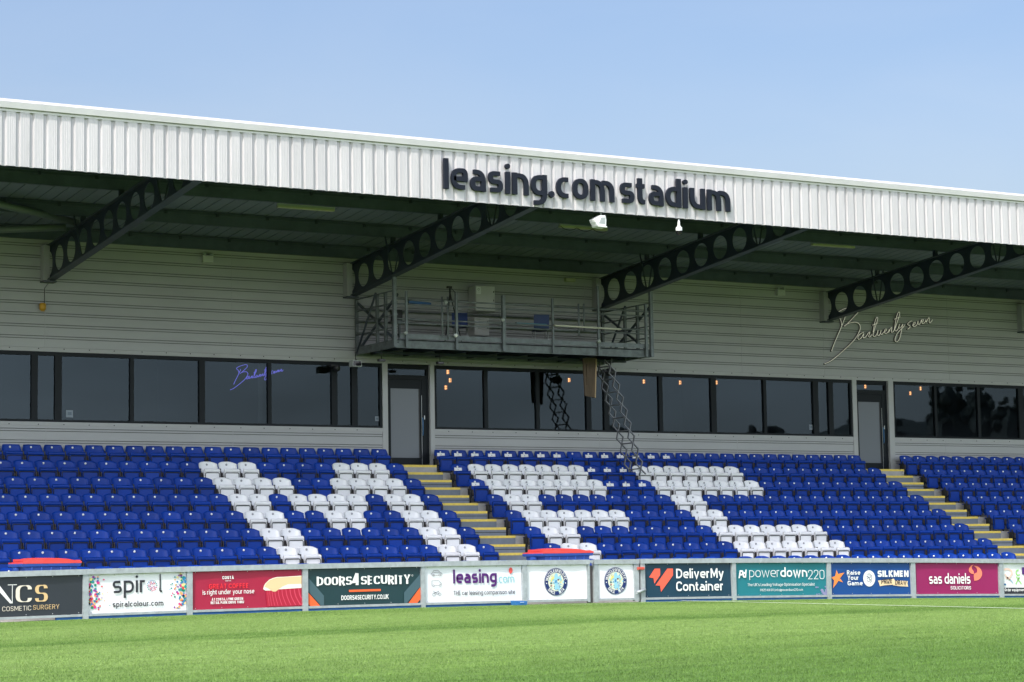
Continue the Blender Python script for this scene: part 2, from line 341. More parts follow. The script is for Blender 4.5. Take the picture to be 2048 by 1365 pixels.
    return g
def ribbon(pts, t, contrast=1., closed=False):
    """2-D strip of quads along a polyline"""
    P = [Vector(p) for p in pts]
    Q = [P[0]]
    for p in P[1:]:
        if (p-Q[-1]).length > 1e-5: Q.append(p)
    if closed and (Q[0]-Q[-1]).length < 1e-5: Q.pop()
    n = len(Q)
    if n < 2: return []
    Lf, Rt = [], []
    for i in range(n):
        if closed: a, b = Q[i-1], Q[(i+1) % n]
        else: a, b = Q[max(i-1, 0)], Q[min(i+1, n-1)]
        d1 = (Q[i]-a) if (closed or i > 0) else (b-Q[i]); d2 = (b-Q[i]) if (closed or i < n-1) else (Q[i]-a)
        d1 = d1.normalized(); d2 = d2.normalized(); nn = Vector((-(d1.y+d2.y), d1.x+d2.x))
        if nn.length < .3: nn = Vector((-d1.y, d1.x))
        nn.normalize(); k = max(.45, nn.dot(Vector((-d1.y, d1.x)))); d = (d1+d2)
        ww = t*(contrast+(1-contrast)*abs(d.y)/max(1e-6, d.length)) if contrast < 1 else t
        Lf.append(Q[i]+nn*ww/2/k); Rt.append(Q[i]-nn*ww/2/k)
    return [[(Lf[i], Rt[i]) for i in range(n)] + ([(Lf[0], Rt[0])] if closed else [])]
def lay(text, t=.2, rad=.34, gap=.16, contrast=1., serif=0.):
    """returns strips [(list of (left, right))] and the total width in x-height units, per letter"""
    G = glyphs(t); x = t/2; res = []
    for ch in text:
        if ch == ' ': x += .42; continue
        w, st = G.get(ch, G['o']); strips = []
        for s_ in (st if not isinstance(st, str) else [st]):
            if s_ in ('dot', 'pt', 'dotj') or (isinstance(s_, str) and s_ == 'pt'):
                cy = 1.30 if s_ != 'pt' else t*.55; r0 = t*.56 if s_ != 'pt' else t*.62; cx = .15 if s_ == 'dotj' else 0
                strips.append([(Vector((cx-r0*math.sin(a), cy+r0*math.cos(a))), Vector((cx+r0*math.sin(a), cy+r0*math.cos(a)))) for a in [math.pi*k/8 for k in range(9)]])
                continue
            cl = s_[0] == 'c'; pts = s_[1:] if cl else s_
            pl = rounded(list(pts), rad, cl); strips += ribbon(pl, t, contrast, cl)
            if serif and not cl:
                for e in (pts[0], pts[-1]):
                    if abs(e[1]) < .02 or abs(e[1]-C_) < .02 or abs(e[1]-1) < .02:
                        yy = e[1]+(t*.09 if e[1] < .1 else -t*.09)
                        strips += ribbon([(e[0]-serif, yy), (e[0]+serif, yy)], t*.24)
        if isinstance(st, tuple) and 'pt' in st: pass
        res.append((ch, x, strips)); x += w+t+gap
    return res, x-gap-t/2
def put_text(mb, text, x0, x1, z, xh, y, m, t=.2, rad=.34, gap=.16, contrast=1., serif=0., shear=0., dz=0., fn=None, layer=[0]):
    """fit text between x0 and x1 on baseline z with x-height xh, standing in plane y"""
    L, tot = lay(text, t, rad, gap, contrast, serif); sx = (x1-x0)/tot
    for ch, gx, strips in L:
        for st in strips:
            layer[0] = (layer[0]+1) % 9; yy = y-.0005*layer[0]
            row = []
            for a, b in st:
                pr = []
                for p in (a, b):
                    px = x0+(gx+p.x)*sx+shear*p.y*xh; pz = z+p.y*xh+dz*(px-x0)
                    pr.append(fn(px, pz, yy) if fn else (px, yy, pz))
                row.append(pr)
            mb.grid(row, m, False)
def cat(points, n=6, closed=False):                              # smooth curve through points
    P = [Vector(p) for p in points]; out = []
    for i in range(len(P)-1):
        a, b, c, d = P[max(i-1, 0)], P[i], P[i+1], P[min(i+2, len(P)-1)]
        for k in range(n):
            f = k/n; out.append(.5*((2*b)+(c-a)*f+(2*a-5*b+4*c-d)*f*f+(3*b-a-3*c+d)*f**3))
    out.append(P[-1]); return out
# =================================================================== ground
def qtop(x):
    x = max(-16., min(16., x)); return -2.795-.00375*x-.000651*x*x      # barrier top line follows the slight bow of the touchline
def gz(x): return qtop(x)-.955
YB = -8.6                                                               # barrier plane
def turf_mat():
    m = bpy.data.materials.new('synthetic_turf'); m.use_nodes = True; n = m.node_tree; b = n.nodes['Principled BSDF']
    b.inputs['Roughness'].default_value = .8; b.inputs['Specular IOR Level'].default_value = .25
    ge = n.nodes.new('ShaderNodeNewGeometry'); sp = n.nodes.new('ShaderNodeSeparateXYZ'); n.links.new(ge.outputs['Position'], sp.inputs[0])
    # brushing stripes across the pitch: band index from y, edges wobbling with noise
    nz = n.nodes.new('ShaderNodeTexNoise'); nz.inputs['Scale'].default_value = 1.; nz.inputs['Detail'].default_value = 8; nz.inputs['Roughness'].default_value = .62; mz = n.nodes.new('ShaderNodeMapping'); mz.inputs['Scale'].default_value = (.16, .55, 1); n.links.new(ge.outputs['Position'], mz.inputs[0]); n.links.new(mz.outputs[0], nz.inputs['Vector'])
    ad = n.nodes.new('ShaderNodeMath'); ad.operation = 'MULTIPLY_ADD'; ad.inputs[1].default_value = 7.5; n.links.new(nz.outputs[0], ad.inputs[0]); n.links.new(sp.outputs[1], ad.inputs[2])
    mp = n.nodes.new('ShaderNodeMapRange'); mp.inputs[1].default_value = -36.2; mp.inputs[2].default_value = -4.2; n.links.new(ad.outputs[0], mp.inputs[0])
    cr = n.nodes.new('ShaderNodeValToRGB'); e = cr.color_ramp.elements
    g1, g2, g3 = (.182, .288, .084, 1), (.100, .192, .042, 1), (.140, .240, .060, 1)
    e[0].position = 0; e[0].color = g2; e[1].position = 1; e[1].color = g3
    for p, c in ((.20, g2), (.31, g3), (.42, g1), (.545, g1), (.575, g3), (.60, g2), (.635, g3), (.70, g1), (.84, g1), (.90, g3)):
        k = e.new(p); k.color = c
    n.links.new(mp.outputs[0], cr.inputs[0])
    n2 = n.nodes.new('ShaderNodeTexNoise'); n2.inputs['Scale'].default_value = 32; n2.inputs['Detail'].default_value = 10; n2.inputs['Roughness'].default_value = .78
    m2 = n.nodes.new('ShaderNodeMapping'); m2.inputs['Scale'].default_value = (.7, 1.1, 1)
    n.links.new(ge.outputs['Position'], m2.inputs[0]); n.links.new(m2.outputs[0], n2.inputs['Vector'])
    c2 = n.nodes.new('ShaderNodeValToRGB'); c2.color_ramp.elements[0].position = .3; c2.color_ramp.elements[0].color = (.40, .47, .34, 1)
    c2.color_ramp.elements[1].position = .72; c2.color_ramp.elements[1].color = (1.55, 1.46, 1.46, 1)
    n.links.new(n2.outputs[0], c2.inputs[0])
    mx = n.nodes.new('ShaderNodeMix'); mx.data_type = 'RGBA'; mx.blend_type = 'MULTIPLY'; mx.inputs[0].default_value = 1
    n.links.new(cr.outputs[0], mx.inputs[6]); n.links.new(c2.outputs[0], mx.inputs[7])
    n4 = n.nodes.new('ShaderNodeTexNoise'); n4.inputs['Scale'].default_value = 2; n4.inputs['Detail'].default_value = 7; n4.inputs['Roughness'].default_value = .7
    m4_ = n.nodes.new('ShaderNodeMapping'); m4_.inputs['Scale'].default_value = (.35, 3.4, 1); n.links.new(ge.outputs['Position'], m4_.inputs[0]); n.links.new(m4_.outputs[0], n4.inputs['Vector'])
    r4 = n.nodes.new('ShaderNodeMapRange'); r4.inputs[1].default_value = .3; r4.inputs[2].default_value = .7; r4.inputs[3].default_value = .62; r4.inputs[4].default_value = 1.30; n.links.new(n4.outputs[0], r4.inputs[0])
    v4 = n.nodes.new('ShaderNodeVectorMath'); v4.operation = 'SCALE'; n.links.new(mx.outputs[2], v4.inputs[0]); n.links.new(r4.outputs[0], v4.inputs['Scale']); n.links.new(v4.outputs[0], b.inputs['Base Color'])
    n3 = n.nodes.new('ShaderNodeTexNoise'); n3.inputs['Scale'].default_value = 60; bp = n.nodes.new('ShaderNodeBump'); bp.inputs['Strength'].default_value = .5; bp.inputs['Distance'].default_value = .01
    n.links.new(ge.outputs['Position'], n3.inputs['Vector']); n.links.new(n3.outputs[0], bp.inputs['Height']); n.links.new(bp.outputs[0], b.inputs['Normal'])
    return m
m_turf = turf_mat()
mb = MB(); xs = [-60, -40, -28]+list(np.arange(-20, 21, 1.))+[30, 45, 60]; ys = [-95, -70, -50, -40, -30, -20, -12, YB+.06]
mb.grid([[(x, y, gz(x)) for y in ys] for x in xs], m_turf)
tag(mb.build('pitch'), 'green synthetic turf pitch in front of the stand', kind='structure')
m_earth = mat('surrounding_ground', (.16, .15, .13), .9, noise=.2, nscale=.3)
mb = MB(); mb.face([(-900, -900, -4.06), (900, -900, -4.06), (900, 900, -4.06), (-900, 900, -4.06)], m_earth); tag(mb.build('ground'), kind='structure')

# grass blades: one uncountable mass
N = 900000
yy = -8.7-(rng.random(N)**.85)*30.5
cx = CC[0]+(yy-CC[1])*math.tan(YAW); wd = (yy-CC[1])*.36+3.5
xx = cx+(rng.random(N)*2-1)*wd
keep = (yy < YB-.05); xx, yy = xx[keep], yy[keep]; n_ = len(xx)
xc = np.clip(xx, -16, 16); zz = (-2.795-.00375*xc-.000651*xc*xc)-.955
hh = rng.uniform(.010, .024, n_); ww = rng.uniform(.002, .0045, n_); an = rng.uniform(0, 2*math.pi, n_)
band = np.sin(yy*.9+np.sin(xx*.25)*.5); lx = rng.normal(0, .35, n_); ly = -.1+rng.normal(0, .35, n_)
v = np.empty((n_, 3, 3), np.float32)
v[:, 0, 0] = xx-np.cos(an)*ww; v[:, 0, 1] = yy-np.sin(an)*ww; v[:, 1, 0] = xx+np.cos(an)*ww; v[:, 1, 1] = yy+np.sin(an)*ww
v[:, 0, 2] = v[:, 1, 2] = zz-.002; v[:, 2, 0] = xx+lx*hh; v[:, 2, 1] = yy+ly*hh; v[:, 2, 2] = zz+hh
me = bpy.data.meshes.new('grass'); me.vertices.add(n_*3); me.vertices.foreach_set('co', v.ravel())
me.loops.add(n_*3); me.loops.foreach_set('vertex_index', np.arange(n_*3, dtype=np.int32)); me.polygons.add(n_)
me.polygons.foreach_set('loop_start', np.arange(0, n_*3, 3, dtype=np.int32)); me.update(); me.materials.append(m_turf)
tag(link('grass', me), 'short green synthetic grass blades of the pitch', 'grass', kind='stuff')

# painted pitch lines
m_line = mat('white_line_paint', (.62, .68, .58), .8, noise=.3, nscale=18)
def strip(name, a, b, w):
    a, b = Vector(a), Vector(b); d = (b-a).normalized(); s_ = Vector((-d.y, d.x))*w/2; mb = MB(); P = []
    for k in range(41):
        p = a.lerp(b, k/40); P.append([(p.x+s_.x, p.y+s_.y, gz(p.x)+.020), (p.x-s_.x, p.y-s_.y, gz(p.x)+.020)])
    mb.grid(P, m_line); tag(mb.build(name), 'white painted line on the green pitch', kind='structure')
strip('pitch_line', (3.06, -8.75), (-.9, -29), .10)
strip('pitch_line', (-1, -10.6), (30, -12.2), .05)
strip('pitch_line', (1.2, -9.6), (4.3, -10.05), .05)

# =================================================================== the stand building
STAND = thing('grandstand', 'football grandstand with white ribbed roof edge over blue and white seats', 'grandstand', (0, YB+2, -3.75))
YW = .3                                                                  # wall plane
def wx(u, v=790): return float(aty(u, v, YW)[0])
ZT, ZBt = 2.26, .615                                                     # window band top and bottom
XL, XR = -34., 46.
P_ = .272                                                                # cladding board pitch
def clad(mb, x0, x1, z0, z1):
    zs = []                                                              # profile points (z, depth)
    k = math.floor((z0-2.37)/P_)-1
    while True:
        b = 2.37+k*P_
        if b > z1: break
        for dz, dy, grv in ((0, 0, 0), (.193, 0, 0), (.195, .022, 1), (.207, .022, 1), (.209, .004, 0), (.251, .004, 0), (.253, .022, 1), (.265, .022, 1), (.267, 0, 0)):
            zs.append((b+dz, dy, grv))
        k += 1
    zs = [(z, d, g_) for z, d, g_ in zs if z0 < z < z1]; zs = [(z0, 0, 0)]+zs+[(z1, 0, 0)]
    for (za, da, ga), (zb, db, gb) in zip(zs[:-1], zs[1:]):
        if zb-za < 1e-4: continue
        m = m_clad_groove if (ga and gb) else m_clad
        mb.face([(x0, YW+da, za), (x1, YW+da, za), (x1, YW+db, zb), (x0, YW+db, zb)], m)
# openings
D1 = (wx(775), wx(859.6), wx(764.6), wx(868.4)); D2 = (wx(1714.5, 850), wx(1778, 850), wx(1706, 850), wx(1788, 850))
mb = MB(); clad(mb, XL, XR, ZT+.03, 4.99)
clad(mb, XL, D1[2], -.9, ZBt); clad(mb, D1[3], D2[2], -.9, ZBt); clad(mb, D2[3], XR, -.9, ZBt)
# vertical sheet joints with their cover screws
mb.build('wall_cladding', STAND)
for u in (90, 464, 1170, 1482, 1646, 1895): mb = MB(); mb.box(wx(u, 650)-.006, wx(u, 650)+.006, YW-.004, YW+.01, ZT+.04, 4.9, m_clad); mb.build('sheet_joint', STAND)
for u in (92, 466, 1199, 1474, 1890): mb = MB(); mb.box(wx(u, 860)-.006, wx(u, 860)+.006, YW-.004, YW+.01, -.7, ZBt-.01, m_clad); mb.build('sheet_joint', STAND)
mb = MB()
mb.box(XL, XR, YW-.012, YW+.01, ZT+.004, ZT+.10, m_trim)
for a, b in ((XL, D1[2]), (D1[3], D2[2]), (D2[3], XR)): mb.box(a, b, YW-.012, YW+.01, ZBt-.09, ZBt-.003, m_trim)
x = -12.
while x < 24:
    for z in (ZT+.075, ZBt-.06):
        if any(a[2]-.05 < x < a[3]+.05 for a in (D1, D2)) and z < 1: continue
        mb.lathe((x, YW-.012, z), [(0, -.010), (.012, -.008), (.014, 0)], m_clad_groove, 8, 'y')
    x += .62 if int(x*7) % 3 else .70
for d in (D1, D2):
    mb.box(d[2], d[0], YW-.02, YW+.16, -.34, ZT+.003, m_trim); mb.box(d[1], d[3], YW-.02, YW+.16, -.34, ZT+.003, m_trim)
mb.build('wall_trim', STAND)

def window(x0, x1, mull, z0=ZBt, z1=ZT):
    """strip window: frame mesh with mullions, a pane per bay"""
    mb = MB(); y0, y1 = YW-.005, YW+.09
    mb.box(x0, x1, y0, y1, z1-.085, z1, m_frame); mb.box(x0, x1, y0, y1, z0, z0+.055, m_frame)
    ed = [(x0, x0+.06)]+[(wx(a), wx(b)) for a, b in mull]+[(x1-.06, x1)]
    for a, b in ed: mb.box(a, b, y0+.003, y1-.003, z0+.055, z1-.085, m_frame)
    f = mb.build('window', STAND)
    for (a, b), (c, d) in zip(ed[:-1], ed[1:]):
        p = MB(); p.face([(b, YW+.05, z0+.055), (c, YW+.05, z0+.055), (c, YW+.05, z1-.085), (b, YW+.05, z1-.085)], m_glass)
        p.build('pane', f, fixn=False)
window(-22., D1[2]-.01, [(-260, -251), (-120, -108), (63, 75.4), (110, 123.7), (260.3, 268), (398.7, 410), (536, 543), (663.6, 675), (703.8, 715.4)])
window(D1[3]+.01, D2[2]-.01, [(968.5, 975.6), (1072, 1079), (1172.7, 1182), (1208, 1218), (1318, 1325), (1422, 1432.5), (1527, 1532.6), (1626, 1636.5), (1657, 1666)])
window(D2[3]+.01, 34., [(1868.7, 1873), (1954.4, 1959.7), (2036.5, 2046), (2080, 2088), (2170, 2176)])

def door(d, label, lx0, lx1):
    x0, x1 = d[0], d[1]; y = YW+.06; mb = MB(); zt = ZT
    mb.box(x0, x0+.06, y, y+.1, -.34, zt, m_frame); mb.box(x1-.06, x1, y, y+.1, -.34, zt, m_frame)
    mb.box(x0+.06, x1-.06, y, y+.1, zt-.11, zt, m_frame); mb.box(x0+.06, x1-.06, y, y+.1, zt-.38, zt-.27, m_frame)
    # sidelight post on the lock side
    w = x1-x0; xs_ = x0+w*.845
    mb.box(xs_, x1-.06, y+.012, y+.09, -.34, zt-.38, m_frame)
    f = mb.build('door', STAND); f['label'] = label
    p = MB(); p.face([(x0+.06, y+.05, zt-.27), (x1-.06, y+.05, zt-.27), (x1-.06, y+.05, zt-.11), (x0+.06, y+.05, zt-.11)], m_glass); p.build('transom_pane', f, fixn=False)
    l = MB(); a, b = x0+.065, xs_-.006; z0_, z1_ = -.33, zt-.385
    gx0, gx1, gz0, gz1 = x0+w*.105, x0+w*.80, z0_+.20, z1_-.23
    l.box(a, gx0, y+.02, y+.07, z0_, z1_, m_frame); l.box(gx1, b, y+.02, y+.07, z0_, z1_, m_frame)
    l.box(gx0, gx1, y+.022, y+.068, z0_, gz0, m_frame); l.box(gx0, gx1, y+.022, y+.068, gz1, z1_, m_frame)
    l.box(gx0, gx1, y+.04, y+.05, gz0, gz1, m_blind); l.box(gx1-.035, gx1, y+.034, y+.04, gz0, gz1, m_int)
    l.box(b-.012, b-.004, y+.008, y+.02, z0_+.03, z1_-.4, m_alu)
    l.build('door_leaf', f)
    h = MB(); h.tube([(b-.008, y-.03, .44), (b-.008, y-.05, .5), (b-.008, y-.05, .84), (b-.008, y-.03, .90)], .013, mat('blue_door_handle', (.02, .13, .30), .4)); h.build('handle', f)
    k = MB(); k.box(xs_+.05, xs_+.075, y+.0, y+.012, .86, .96, m_alu); k.build('lock', f)
door(D1, 'dark framed door with grey film below the camera gantry', 0, 0)
door(D2, 'dark framed door with grey film at the right hand steps', 0, 0)

# rooms behind the glass
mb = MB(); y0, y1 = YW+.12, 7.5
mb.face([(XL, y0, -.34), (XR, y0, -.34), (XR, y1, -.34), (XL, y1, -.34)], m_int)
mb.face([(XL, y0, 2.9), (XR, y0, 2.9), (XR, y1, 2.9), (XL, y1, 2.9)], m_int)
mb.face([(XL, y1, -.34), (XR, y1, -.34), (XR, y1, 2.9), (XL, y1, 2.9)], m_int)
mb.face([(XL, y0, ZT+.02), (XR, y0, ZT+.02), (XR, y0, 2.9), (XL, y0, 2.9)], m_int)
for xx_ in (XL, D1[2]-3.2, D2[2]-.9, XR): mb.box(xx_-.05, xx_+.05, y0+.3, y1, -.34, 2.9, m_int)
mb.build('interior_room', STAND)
mb = MB(); mb.box(XL, XR, YW+.02, YW+8.2, 5.0, 5.04, m_int); mb.box(XL, XR, 8.2, 8.4, -4, 5.0, m_clad)
for xx_ in (XL, XR): mb.box(xx_-.2, xx_, YW, 8.2, -4, 5.0, m_clad)
mb.build('rear_wall', STAND)

# ------------------------------------------------------------------ roof
def zr(y, z0=5.2): return z0-.095*(y-.3)
mb = MB(); x = XL; prof = []
while x < XR:
    prof += [(x, 0), (x+.285, 0), (x+.289, .03), (x+.309, .03), (x+.313, 0)]; x += .33
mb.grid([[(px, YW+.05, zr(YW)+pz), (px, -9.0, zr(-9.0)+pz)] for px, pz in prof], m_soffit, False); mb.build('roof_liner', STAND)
mb = MB(); mb.grid([[(xx_, 8.6, 4.66), (xx_, -9.0, 6.155), (xx_, -9.0, 6.13)] for xx_ in (XL, XR)], m_cap, False); mb.build('roof', STAND)
for k, y in enumerate((.2, -2.08, -4.5, -6.9, -9.02)):
    mb = MB(); z1 = zr(y)-.004; z0 = z1-.30; h = -.07
    mb.box(XL, XR, y-.006, y+.006, z0, z1, m_purlin); mb.box(XL, XR, y-.09, y-.006, z1-.012, z1, m_purlin)
    mb.box(XL, XR, y+.006, y+.09, z0, z0+.01, m_purlin); mb.box(XL, XR, y-.022, y-.006, z1-.075, z1-.045, m_purlin)
    xx_ = XL+.6
    while xx_ < XR: mb.box(xx_-.03, xx_+.03, y-.05, y-.022, z1-.10, z1-.02, m_truss); xx_ += 1.28
    mb.build('purlin', STAND)

# ribbed fascia
YF = -9.2; F0 = float(aty(4, 224.6, YF)[0]); FP = (float(aty(2030.6, 407, YF)[0])-F0)/95
ZF0, ZF1 = 4.82, 5.875
mb = MB(); prof = []
for k in range(-70, 190):
    x = F0+k*FP; g = FP*.27
    prof += [(x, 0), (x+.003, .048), (x+g*.95, .048), (x+g*1.30, 0)]
    w = FP-g*1.30
    for f in (.22, .42, .62, .82): prof += [(x+g*1.30+w*f, 0), (x+g*1.30+w*f+.004, .0035), (x+g*1.30+w*f+.011, .0035), (x+g*1.30+w*f+.015, 0)]
mb.grid([[(px, YF+py, ZF0), (px, YF+py, ZF1)] for px, py in prof], m_white_clad, False)
for k in range(-70, 190):
    if k % 1 == 0: mb.box(F0+k*FP+.018, F0+k*FP+.032, YF+.040, YF+.049, ZF0+.07, ZF0+.084, m_gplastic)
mb.build('fascia', STAND)
mb = MB(); mb.box(XL, XR, YF+.055, YF+.062, ZF0+.01, ZF1+.05, m_purlin); mb.box(XL, XR, YF+.065, YF+.20, ZF0+.02, ZF0+.035, m_purlin)
x = XL
while x < XR: mb.box(x, x+.05, YF+.061, YF+.13, ZF0+.04, ZF0+.14, m_purlin); x += 1.28
mb.build('fascia_backing', STAND)
mb = MB(); pr_ = [(YF+.03, ZF1-.004), (YF-.006, ZF1-.004), (YF-.006, ZF1+.042), (YF+.02, ZF1+.044)]
mb.grid([[(xx_, a, b) for a, b in pr_] for xx_ in (XL, XR)], m_cap, False)
xs_ = [XL]+[float(aty(u, v, YF)[0]) for u, v in ((-240, 180), (84, 205), (408, 240), (701, 275), (975, 300), (1224, 320), (1460, 345), (1683, 365), (1893, 385), (2100, 400))]+[XR]
for a, b in zip(xs_[:-1], xs_[1:]):
    pr_ = [(YF+.02, ZF1+.052), (YF-.068, ZF1+.048), (YF-.10, ZF1+.165), (YF+.22, ZF1+.262), (YF+.22, ZF1+.24)]
    mb.grid([[(xx_, p, q) for p, q in pr_] for xx_ in (a+.001, b-.001)], m_cap, False)
    mb.grid([[(xx_, p-.003, q+.002) for p, q in pr_[1:4]] for xx_ in (b-.035, b+.035)], m_cap, False)
mb.build('roof_capping', STAND)

# ------------------------------------------------------------------ cellular trusses
TX = (-8.51, -.6, 6.89, 14.66, 22.3, -16.2)
def truss(x):
    lo = lambda y: 3.93-.107*(y-.3); hi = lambda y: 4.72-.095*(y-.3)
    mb = MB(); t = .009; ys_ = [.3]+[.3-.37-.81*k for k in range(12)]
    cells = [( .3-.37-.81*k, .3-.37-.81*(k+1)) for k in range(11)]
    for s_ in (-t, t):
        mb.face([(x+s_, .3, lo(.3)), (x+s_, .3, hi(.3)), (x+s_, .22, hi(.22)), (x+s_, .22, lo(.22))], m_truss)
    # half hole at the wall
    def ring(yc, zc, rr, a): return (yc+rr*math.cos(a), zc+rr*math.sin(a))
    for ya, yb in cells:
        yb = max(yb, -9.05)
        if ya-yb < .5: continue
        yc = (ya+yb)/2; zc = (lo(yc)+hi(yc))/2; rr = .295; n = 32; C0, C1 = [], []
        for k in range(n):
            a = 2*math.pi*k/n; c, s_ = math.cos(a), math.sin(a)
            C0.append((yc+rr*c, zc+rr*s_))
            hy = (ya-yb)/2; tt = hy/abs(c) if abs(c) > 1e-6 else 1e9
            yy_ = yc+c*tt; zz_ = zc+s_*tt
            if zz_ > hi(yy_) or zz_ < lo(yy_):
                f = hi if s_ > 0 else lo
                # intersect ray with flange line
                g0, sl_ = f(yc)-zc, (-.095 if s_ > 0 else -.107); tt = g0/(s_-sl_*c); yy_ = yc+c*tt; zz_ = zc+s_*tt
            C1.append((yy_, zz_))
        for s_ in (-t, t): mb.grid([[(x+s_, *C0[k]), (x+s_, *C1[k])] for k in range(n)], m_truss, False, True)
        for (y_, z_) in ((ya, hi(ya)), (ya, lo(ya)), (yb, hi(yb)), (yb, lo(yb))): pass
        for k in range(n):      # fill the corners
            a, b = C1[k], C1[(k+1) % n]
            for cy_, cz_ in ((ya, hi(ya)), (ya, lo(ya)), (yb, hi(yb)), (yb, lo(yb))):
                if min(abs(a[0]-cy_), abs(b[0]-cy_)) < 1e-4 and abs(a[0]-b[0]) > 1e-4 and abs((a[0]+b[0])/2-cy_) < .2 and abs((a[1]+b[1])/2-cz_) < .2:
                    for s_ in (-t, t): mb.face([(x+s_, *a), (x+s_, cy_, cz_), (x+s_, *b)], m_truss)
        mb.grid([[(x-t, *C0[k]), (x+t, *C0[k])] for k in range(n)], m_truss, True, True)
    # wall end: solid plate with a half hole
    yc = .3; zc = (lo(.2)+hi(.2))/2; arc = [(.22-.0, 0)]
    ya = -.07; n = 12; A = [(.22-.24*math.cos(math.pi/2-math.pi*k/n+0), zc+.29*math.sin(-math.pi/2+math.pi*k/n)) for k in range(n+1)]
    for k in range(n):
        for s_ in (-t, t):
            za = lo(ya)+(hi(ya)-lo(ya))*k/n; zb = lo(ya)+(hi(ya)-lo(ya))*(k+1)/n
            mb.face([(x+s_, ya, za), (x+s_, *A[k]), (x+s_, *A[k+1]), (x+s_, ya, zb)], m_truss)
    for s_ in (-t, t):
        mb.face([(x+s_, ya, lo(ya)), (x+s_, .22, lo(.22)), (x+s_, *A[0])], m_truss); mb.face([(x+s_, ya, hi(ya)), (x+s_, *A[-1]), (x+s_, .22, hi(.22))], m_truss)
    o = mb.build('truss', STAND)
    f = MB()
    for fn, dz, w in ((lo, -.012, .10), (hi, .012, .10)):
        f.hexa([(x-w, .3, fn(.3)-.010+dz), (x+w, .3, fn(.3)-.010+dz), (x+w, -9.05, fn(-9.05)-.010+dz), (x-w, -9.05, fn(-9.05)-.010+dz),
                (x-w, .3, fn(.3)+.010+dz), (x+w, .3, fn(.3)+.010+dz), (x+w, -9.05, fn(-9.05)+.010+dz), (x-w, -9.05, fn(-9.05)+.010+dz)], m_truss_fl)
    f.build('flange', o)
    for y in (-2.08, -4.5, -6.9):
        b = MB()
        for s_ in (-1, 1):
            if y == -4.5: b.bar((x, y, hi(y)+.02), (x, y, zr(y)-.29), .10, .10, m_truss)
            else: b.bar((x+s_*.22, y, zr(y)-.27), (x+s_*.03, y, lo(y)+.03), .028, .028, m_truss)
        b.bar((x, y, hi(y)+.02), (x, y, zr(y)-.29), .12, .05, m_truss); b.build('purlin_brace', o)
    s = MB(); s.box(x-.19, x-.04, YW-.22, YW, lo(.1)-.03, hi(.1)+.02, m_trim); s.box(x-.20, x+.12, YW-.26, YW-.001, lo(.1)-.07, lo(.1)-.035, m_truss_fl)
    s.build('truss_bracket', o)
for x in TX: truss(x)
mb = MB()
p = atx(155, 446, -8.51); a = atroof(-60, 395, 4.98); b = atroof(-60, 462, 4.80)
mb.tube([p, a], .085, mat('tubular_brace', (.11, .14, .135), .45)); mb.tube([p+np.array([-.15, .35, -.06]), b], .085, MATS['tubular_brace']); mb.build('roof_brace', STAND)

# ------------------------------------------------------------------ terrace and aisles
D, H = .8822, .4134
def zt(k): return -.555+H*(k-8)                     # tread of row k
def ye(k): return -.70+D*(k-8)                      # front edge of row k
AIS = ((D1[0]-.12, 1.46), (15.72, 16.88))
mb = MB()
for k in range(1, 9):
    yb_ = ye(k+1) if k < 8 else YW+.2
    mb.box(XL, XR, ye(k), yb_+.0, zt(k)-H-.02, zt(k), m_conc)
mb.box(XL, XR, ye(1)-.02, YW+.2, -4.0, zt(1)-H-.02, m_conc)
mb.build('terrace', STAND)
for x0, x1 in AIS:
    mb = MB(); ns = []
    mb.box(x0-.25, x1+.08, -.24, YW+.1, zt(8)+.002, -.345, m_conc); ns.append((x0-.25, x1+.08, -.24, -.345))
    for k in range(8, 0, -1):
        # painted riser of the terrace edge and the half step standing on the tread below
        z = zt(k); y = ye(k)
        mb.box(x0-.2, x1, y-.012, y+.05, z-H/2-.0, z+.003, m_step); ns.append((x0-.2, x1, y-.012, z+.003))
        if k > 1:
            mb.box(x0-.2, x1+.0, y-.455, y-.012, z-H+.003, z-H/2, m_step); ns.append((x0-.2, x1+.0, y-.455, z-H/2))
            mb.box(x0-.2, x1+.0, y-.459, y-.455, z-H+.085, z-H+.10, m_black)
    st = mb.build('stairway', STAND)
    for a, b, y, z in ns:
        q = MB(); q.box(a, b, y-.006, y+.05, z-.054, z+.004, m_yellow); q.build('step_nosing', st)
# front kerb wall and walkway behind the barrier
mb = MB(); mb.box(XL, XR, YB+.9, ye(1), -4.05, -3.82, m_conc); tag(mb.build('walkway'), 'concrete walkway between barrier and seats', kind='structure')
mb = MB(); mb.box(XL, XR, ye(1)-.03, ye(1)-.005, -3.82, zt(1), m_conc); mb.build('terrace_front', STAND)
